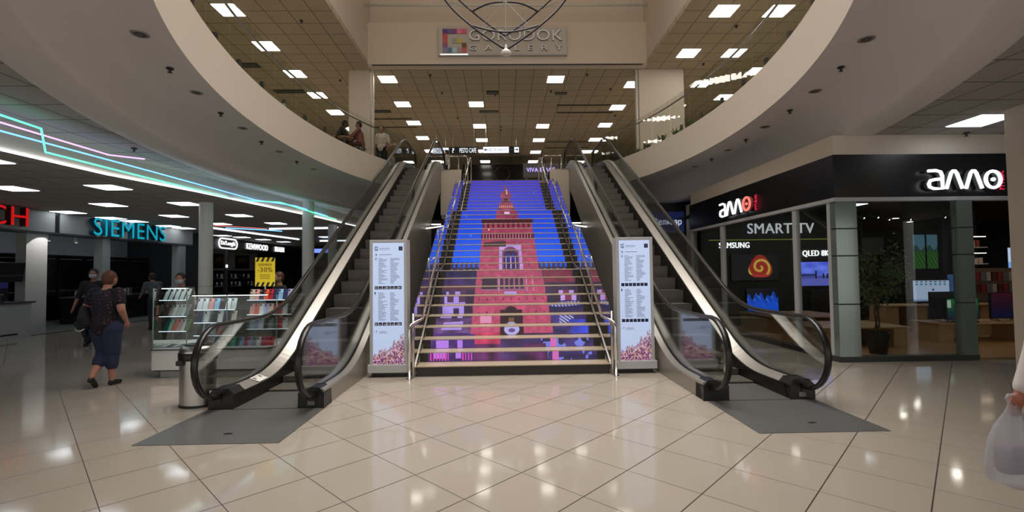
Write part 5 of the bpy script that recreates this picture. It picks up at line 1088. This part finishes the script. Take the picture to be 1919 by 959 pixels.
# ------------------------------------------------------------ people
def person(label, loc, rz, H, shirt, pants, skin=(150, 104, 84), hair=(40, 28, 22), J=None, sleeve=.5, leg=1.0, hairlen=.0, mask=None, vox=.014, shoe=None, build=1.0, collar=None, pants_r=1.0, name='person'):
    """figure built facing +Y at the origin, then placed"""
    t = thing(name, label, 'person', (0, 0, 0)); s = H
    j = dict(pel=(0, 0, .525), wai=(0, 0, .61), che=(0, 0, .73), nk=(0, -.005, .825), hd=(0, .012, .925))
    for d, n in ((-1, 'l'), (1, 'r')):
        j.update({'hip' + n: (d * .052, 0, .50), 'kne' + n: (d * .055, .012, .285), 'ank' + n: (d * .055, -.008, .05), 'toe' + n: (d * .06, .075, .018), 'sho' + n: (d * .105, 0, .80), 'elb' + n: (d * .135, -.01, .635), 'wri' + n: (d * .145, .04, .49)})
    if J: j.update(J)
    P = {k: Vector(v) * s for k, v in j.items()}
    mskin = mat('skin_%d' % skin[0], rgb(*skin), .55); b = build
    q = MB(); hd = P['hd']; up = (hd - P['nk']).normalized()
    q.ell(hd + up * .0, (.046 * s, .055 * s, .066 * s), 16); q.ell(hd + Vector((0, .012, -.03)) * s, (.034 * s, .04 * s, .035 * s), 12)   # skull, jaw
    q.cap(P['nk'] - up * .02 * s, hd - up * .03 * s, .034 * s, .03 * s)
    q.cap(hd + Vector((0, .052, .0)) * s, hd + Vector((0, .064, -.016)) * s, .005 * s, .009 * s, 8)                                    # nose
    for d in (-1, 1): q.ell(hd + Vector((d * .048, -.002, -.006)) * s, (.007 * s, .014 * s, .02 * s), 8)
    q.cap(P['wai'], P['che'], .066 * s * b, .07 * s * b); q.cap(P['pel'], P['wai'], .074 * s * b, .064 * s * b); q.cap(P['shol'], P['shor'], .036 * s, .036 * s); q.cap(P['che'], P['nk'] - up * .03 * s, .06 * s, .036 * s)
    for n in 'lr':
        q.cap(P['sho' + n], P['elb' + n], .031 * s * b, .024 * s * b); q.cap(P['elb' + n], P['wri' + n], .024 * s * b, .016 * s)
        w_ = P['wri' + n]; fd = (w_ - P['elb' + n]).normalized(); sd = fd.cross(Vector((0, 1, 0.2))).normalized()
        if sd.length < .5: sd = Vector((1, 0, 0))
        fr = fd.cross(sd).normalized()
        pc = w_ + fd * .028 * s; q.cap(w_, pc, .014 * s, .016 * s, 8); q.cap(w_ + fd * .02 * s + fr * .01 * s, pc + fr * .012 * s + fd * .01 * s, .010 * s, .010 * s, 8); q.cap(w_ + fd * .02 * s - fr * .01 * s, pc - fr * .012 * s + fd * .01 * s, .010 * s, .010 * s, 8)
        cu = sd * (-1 if n == 'l' else 1) * (1 if (sd * (1 if n == 'r' else -1)).x < 0 else -1)
        for k, (o_, L_) in enumerate(((-.018, .038), (-.006, .045), (.006, .042), (.018, .032))):
            a = pc + fr * o_ * s + fd * .012 * s; m_ = a + fd * L_ * .5 * s; e = m_ + (fd * .8 + cu * .6).normalized() * L_ * .55 * s; q.cap(a, m_, .0058 * s, .0055 * s, 6); q.cap(m_, e, .0055 * s, .0048 * s, 6)
        a = w_ + fd * .012 * s + fr * .014 * s; q.cap(a, a + (fd * .6 + fr * .9).normalized() * .026 * s, .008 * s, .0065 * s, 6); q.cap(a + (fd * .6 + fr * .9).normalized() * .026 * s, a + (fd * .9 + fr * .8).normalized() * .045 * s, .0065 * s, .0052 * s, 6)
        q.cap(P['hip' + n], P['kne' + n], .052 * s * b, .036 * s * b); q.cap(P['kne' + n], P['ank' + n], .034 * s * b, .022 * s); q.cap(P['kne' + n].lerp(P['ank' + n], .3) - Vector((0, .008 * s, 0)), P['kne' + n].lerp(P['ank' + n], .5), .027 * s * b, .024 * s)
    q.build('body', mskin, t, remesh=vox)
    # shirt
    q = MB(); g = 1.14
    q.cap(P['wai'], P['che'], .071 * s * b * g, .073 * s * b * g, 12); q.cap(P['pel'] + Vector((0, 0, .0)), P['wai'], .080 * s * b * g, .07 * s * b * g, 12); q.cap(P['shol'], P['shor'], .040 * s, .040 * s, 10); q.cap(P['che'], P['nk'] - up * .045 * s, .07 * s, .036 * s, 10)
    for d in (-.035, .035): q.cap(P['che'] + Vector((d, .0, .0)) * s, P['wai'] + Vector((d * .8, 0, 0)) * s, .056 * s * b * g, .052 * s * b * g)
    for n in 'lr':
        e = P['sho' + n].lerp(P['elb' + n], min(1, sleeve * 2)); q.cap(P['sho' + n], e, .038 * s * b, .034 * s * b)
        if sleeve > .5: q.cap(P['elb' + n], P['elb' + n].lerp(P['wri' + n], (sleeve - .5) * 1.9), .032 * s * b, .024 * s)
    q.build('shirt', shirt, t, remesh=vox)
    # trousers
    q = MB(); q.cap(P['hipl'], P['hipr'], .068 * s * b, .068 * s * b, 12); q.cap(P['pel'], P['pel'] + Vector((0, 0, .03)) * s, .08 * s * b, .074 * s * b, 12)
    for n in 'lr':
        q.cap(P['hip' + n] + Vector((0, -.008, -.0)) * s, P['kne' + n], .062 * s * b * pants_r, .05 * s * b * pants_r)
        if leg > .5: q.cap(P['kne' + n], P['kne' + n].lerp(P['ank' + n], (leg - .5) * 2 - .02), .046 * s * b * pants_r, .039 * s * b * pants_r)
    q.build('trousers', pants, t, remesh=vox)
    for n in 'lr':
        q = MB(); a, e = P['ank' + n], P['toe' + n]; q.cap(a - Vector((0, 0, .02)) * s, e, .024 * s, .02 * s, 10); q.cap(a - Vector((0, .012, .028)) * s, a - Vector((0, .0, .03)) * s, .02 * s, .02 * s); q.build('shoe', shoe or M_black, t, remesh=vox * .8)
    mh = mat('hair_%d' % hair[0], rgb(*hair), .6, noise=.3, nscale=60)
    q = MB(); q.ell(hd + Vector((0, -.009, .012)) * s, (.052 * s, .057 * s, .064 * s), 16)
    q.ell(hd + Vector((0, -.024, -.01)) * s, (.046 * s, .042 * s, .05 * s), 12)
    if hairlen > 0: q.cap(hd + Vector((0, -.045, .0)) * s, hd + Vector((0, -.06, -hairlen)) * s, .022 * s, .012 * s)
    q.build('hair', mh, t, remesh=vox * .8)
    for d in (-1, 1): MB().ell(hd + Vector((d * .017, .0495, .004)) * s, (.006 * s, .004 * s, .004 * s), 8).build('eye', M_black, t)
    MB().cap(hd + Vector((-.012, .048, -.036)) * s, hd + Vector((.012, .048, -.036)) * s, .003 * s, .003 * s, 6).build('mouth', mat('lips', rgb(120, 60, 56), .5), t)
    if mask: q = MB(); q.ell(hd + Vector((0, .024, -.026)) * s, (.042 * s, .042 * s, .034 * s), 14); q.build('face_mask', mask, t, smooth='all')
    t.location = loc; t.rotation_euler = (0, 0, rz); return t
def cloth(nm, c, n=.15, ns=20): return mat(nm, rgb(*c), .8, noise=n, nscale=ns, bump=.2)
# walking woman at left, seen from behind
fl = mat('floral_top', rgb(24, 16, 34), .8); 
ntr = fl.node_tree; vz = ntr.nodes.new('ShaderNodeTexVoronoi'); vz.inputs['Scale'].default_value = 22; cr = ntr.nodes.new('ShaderNodeValToRGB'); tc = ntr.nodes.new('ShaderNodeTexCoord')
cr.color_ramp.elements[0].color = (*rgb(120, 70, 90), 1); cr.color_ramp.elements[0].position = .16; cr.color_ramp.elements[1].color = (*rgb(20, 14, 30), 1); cr.color_ramp.elements[1].position = .24
ntr.links.new(tc.outputs['Object'], vz.inputs['Vector']); ntr.links.new(vz.outputs['Distance'], cr.inputs[0]); ntr.links.new(cr.outputs[0], ntr.nodes['Principled BSDF'].inputs['Base Color'])
wl = person('woman in dark floral top and navy capris walking away, seen from behind', (-5.68, 6.9, 0), R(-4), 1.66, fl, cloth('capri_navy', (34, 42, 72)), (176, 124, 104), (92, 52, 34),
       J=dict(elbl=(-.175, -.02, .665), wril=(-.15, .07, .60), elbr=(.15, -.02, .655), wrir=(.125, .06, .55), kner=(.035, .02, .29), ankr=(.028, .03, .05), toer=(.035, .1, .02), knel=(-.035, .03, .30), ankl=(-.02, -.11, .10), toel=(-.02, -.07, .018), hd=(.0, .03, .918)), sleeve=.28, leg=.74, build=1.26, vox=.011)
q = MB(); s = 1.66
q.cap((-.42, -.02, .88), (-.14, -.16, .90), .045, .07); q.cap((-.27, -.06, 1.1), (-.18, -.14, .94), .06, .1); q.cap((-.34, -.04, .98), (-.2, -.14, .92), .05, .08); q.cap((-.27, -.06, .86), (-.24, -.08, .72), .06, .03); q.cap((-.38, -.04, .84), (-.16, -.18, .86), .03, .05)
o = MB(); o.v, o.f, o.m = q.v, q.f, q.m
jk = o.build('jacket', cloth('jacket_black', (18, 18, 26)), remesh=.012); M_ = Matrix.Translation(wl.location) @ Matrix.Rotation(wl.rotation_euler.z, 4, 'Z'); jk.location = M_ @ jk.location; jk.rotation_euler = wl.rotation_euler
tag(jk, 'black jacket with white hem hanging over the walking woman\'s left arm', 'jacket')
q = MB(); q.tube(sm([(-.44, -.03, .81), (-.34, -.1, .795), (-.2, -.2, .80), (-.12, -.22, .83)]), .008, 6); hm = q.build('white_hem', M_white, None); hm.location = hm.location; hm.parent = jk; hm.location = Vector(ORG[hm]) - Vector(ORG[jk]); 
# people further back
blk = cloth('black_tee', (16, 17, 20)); gry = cloth('grey_shirt', (74, 76, 80)); wht = cloth('white_tee', (190, 188, 184)); jean = cloth('dark_jeans', (24, 28, 40)); red = cloth('dusty_pink', (130, 84, 78))
M_msk = mat('mask_blue', rgb(150, 160, 172), .7)
person('man in black t-shirt and white face mask near the kitchen counters', (-9.35, 11.0, 0), R(200), 1.76, blk, jean, (140, 98, 80), (24, 20, 18), mask=M_msk, vox=.018, J=dict(elbr=(.16, .0, .63), wrir=(.2, .02, .49)))
person('man in grey shirt leaning towards the dark kitchen counters', (-10.2, 14.1, 0), R(60), 1.74, gry, jean, (140, 98, 80), (30, 24, 20), sleeve=.5, vox=.02, J=dict(wai=(0, .02, .6), che=(0, .07, .71), nk=(0, .1, .79), hd=(0, .13, .88), shol=(-.105, .09, .77), shor=(.105, .09, .77), elbl=(-.13, .13, .63), elbr=(.13, .13, .63), wril=(-.13, .22, .56), wrir=(.13, .22, .56)))
person('stall seller with black hair and white top behind the showcase', (-6.05, 9.0, 0), R(190), 1.62, wht, jean, (150, 104, 84), (14, 12, 12), vox=.016, mask=M_msk)
person('stall visitor with brown hair and green face mask right of the sale sign', (-4.35, 9.3, 0), R(140), 1.62, blk, jean, (150, 104, 84), (60, 30, 24), vox=.016, mask=mat('mask_green', rgb(70, 92, 64), .7))
person('distant shopper with dark hair in grey clothes by the far column', (-6.9, 17.2, 0), R(190), 1.66, gry, jean, (140, 98, 80), (20, 18, 18), vox=.025)
person('woman in white patterned t-shirt and dark jeans standing on the left balcony', (-4.24, 16.75, H2), R(168), 1.68, mat('patterned_tee', rgb(200, 192, 184), .8, noise=.6, nscale=14), jean, (160, 112, 92), (36, 26, 22), hairlen=.1, build=1.15, vox=.018, J=dict(elbl=(-.15, -.02, .63), wril=(-.13, .03, .5)))
person('person in light grey top standing left of the balcony column', (-5.78, 16.9, H2), R(200), 1.66, mat('tee_grey', rgb(120, 112, 104), .8), jean, (130, 92, 76), (40, 30, 26), vox=.02)
SIT = dict(pel=(0, 0, .30), wai=(0, .02, .38), che=(0, .06, .49), nk=(0, .09, .575), hd=(0, .13, .66), shol=(-.105, .07, .55), shor=(.105, .07, .55), hipl=(-.055, .02, .29), hipr=(.055, .02, .29), knel=(-.07, .24, .29), kner=(.07, .24, .29), ankl=(-.07, .24, .05), ankr=(.07, .24, .05), toel=(-.07, .32, .02), toer=(.07, .32, .02), elbl=(-.13, .17, .42), elbr=(.13, .17, .42), wril=(-.08, .28, .43), wrir=(.08, .28, .43))
person('seated man in dark shirt bending forward at the balcony table', (-5.15, 14.85, H2), R(-75), 1.75, cloth('dark_green_shirt', (34, 34, 28)), jean, (110, 78, 62), (20, 16, 14), J=SIT, vox=.02)
S2 = dict(SIT); S2.update(che=(0, .02, .5), nk=(0, .02, .6), hd=(0, .035, .695), wai=(0, .01, .4), shol=(-.105, .02, .575), shor=(.105, .02, .575))
person('seated woman with dark bob in dusty pink top at the balcony table', (-4.45, 14.9, H2), R(100), 1.62, red, cloth('brown_skirt', (70, 44, 34)), (170, 120, 100), (40, 22, 18), J=S2, vox=.02)
t = thing('cafe_table', 'small round cafe table between the two seated people', 'table', (-4.82, 14.5, H2)); MB().cyl(-4.82, 14.5, H2 + .6, H2 + .62, .2, 20).build('top', M_beech, t); MB().cyl(-4.82, 14.5, H2, H2 + .6, .03, 10).build('stem', M_steel, t); MB().cyl(-4.82, 14.5, H2, H2 + .02, .2, 16).build('base', M_steel, t)
for i, (x, y) in enumerate(((-5.15, 14.85), (-4.45, 14.9))):
    t = thing('stool', ['dark stool under the seated man', 'dark stool under the seated woman'][i], 'stool', (x, y, H2)); MB().cyl(x, y, H2 + .34, H2 + .38, .17, 16).build('seat', M_black, t)
    for a in (.8, 2.4, 3.9, 5.5): MB().tube([(x + .14 * math.cos(a), y + .14 * math.sin(a), H2), (x + .1 * math.cos(a), y + .1 * math.sin(a), H2 + .34)], .012, 6).build('leg', M_black, t)
person('child in white shirt and dark trousers at the head of the stairs', (-2.2, 19.1, H2), R(80), 1.42, wht, jean, (150, 104, 84), (24, 20, 20), vox=.02)
# man at the right edge: long white sleeve, hand holding a carrier bag
man = person('person in white long-sleeved shirt at the right edge, carrying a plastic bag', (3.3, 2.6, 0), R(90), 1.74, mat('white_shirt', rgb(214, 206, 204), .8, bump=.15, nscale=12), cloth('dark_trousers', (40, 38, 44)), (172, 104, 84), (40, 30, 26),
       J=dict(che=(0, .02, .72), nk=(0, .03, .82), hd=(0, .05, .915), shol=(-.09, .05, .785), shor=(.1, .02, .79), elbr=(.13, -.08, .64), wrir=(.13, -.08, .5), elbl=(-.072, .25, .65), wril=(-.06, .305, .505)), sleeve=.98, build=1.1, vox=.009)
hb = Vector((3.3 - (.30 + .035) * 1.74, 2.6 - .06 * 1.74, .835))
t = thing('carrier_bag', 'translucent white plastic carrier bag held by the person at the right edge', 'bag', (hb.x, hb.y, .42))
M_bag = mat('bag_plastic', rgb(206, 206, 216), .35); bb = M_bag.node_tree.nodes['Principled BSDF']; bb.inputs['Alpha'].default_value = .42
q = MB(); n = 28; rows = []
r_ = random.Random(9); fold = [r_.uniform(-1, 1) for _ in range(n)]
for (rx, ry, z, ox) in [(.09, .04, .0, .0), (.135, .07, .02, .0), (.15, .085, .08, 0), (.14, .08, .16, 0), (.12, .065, .24, -.005), (.09, .045, .31, -.005), (.04, .02, .38, 0), (.014, .010, .43, 0)]:
    rows.append([(hb.x + ox + (rx * (1 + .05 * fold[j] * (1 + z * 3))) * math.cos(2 * PI * j / n), hb.y + (ry * (1 + .12 * fold[(j * 5) % n])) * math.sin(2 * PI * j / n), .385 + z + .01 * math.cos(2 * PI * j / n * 2)) for j in range(n)])
vs = sum(rows, []); fs = [tuple(range(n - 1, -1, -1))] + [(i * n + j, i * n + (j + 1) % n, (i + 1) * n + (j + 1) % n, (i + 1) * n + j) for i in range(len(rows) - 1) for j in range(n)]
q.add(vs, fs); q.build('sack', M_bag, t, smooth='all')
MB().tube([(hb.x + .015, hb.y, .82), (hb.x + .03, hb.y, .845), (hb.x + .02, hb.y, .86), (hb.x - .02, hb.y, .86), (hb.x - .03, hb.y, .845), (hb.x - .015, hb.y, .82)], .008, 6).build('handle_loop', M_bag, t, smooth='all')
tag(MB().box(hb.x - .09, hb.y - .05, .455, hb.x + .08, hb.y + .04, .60, b=.02).build('parcel', mat('parcel_lilac', rgb(150, 132, 150), .6)), 'lilac parcel inside the plastic carrier bag', 'parcel')
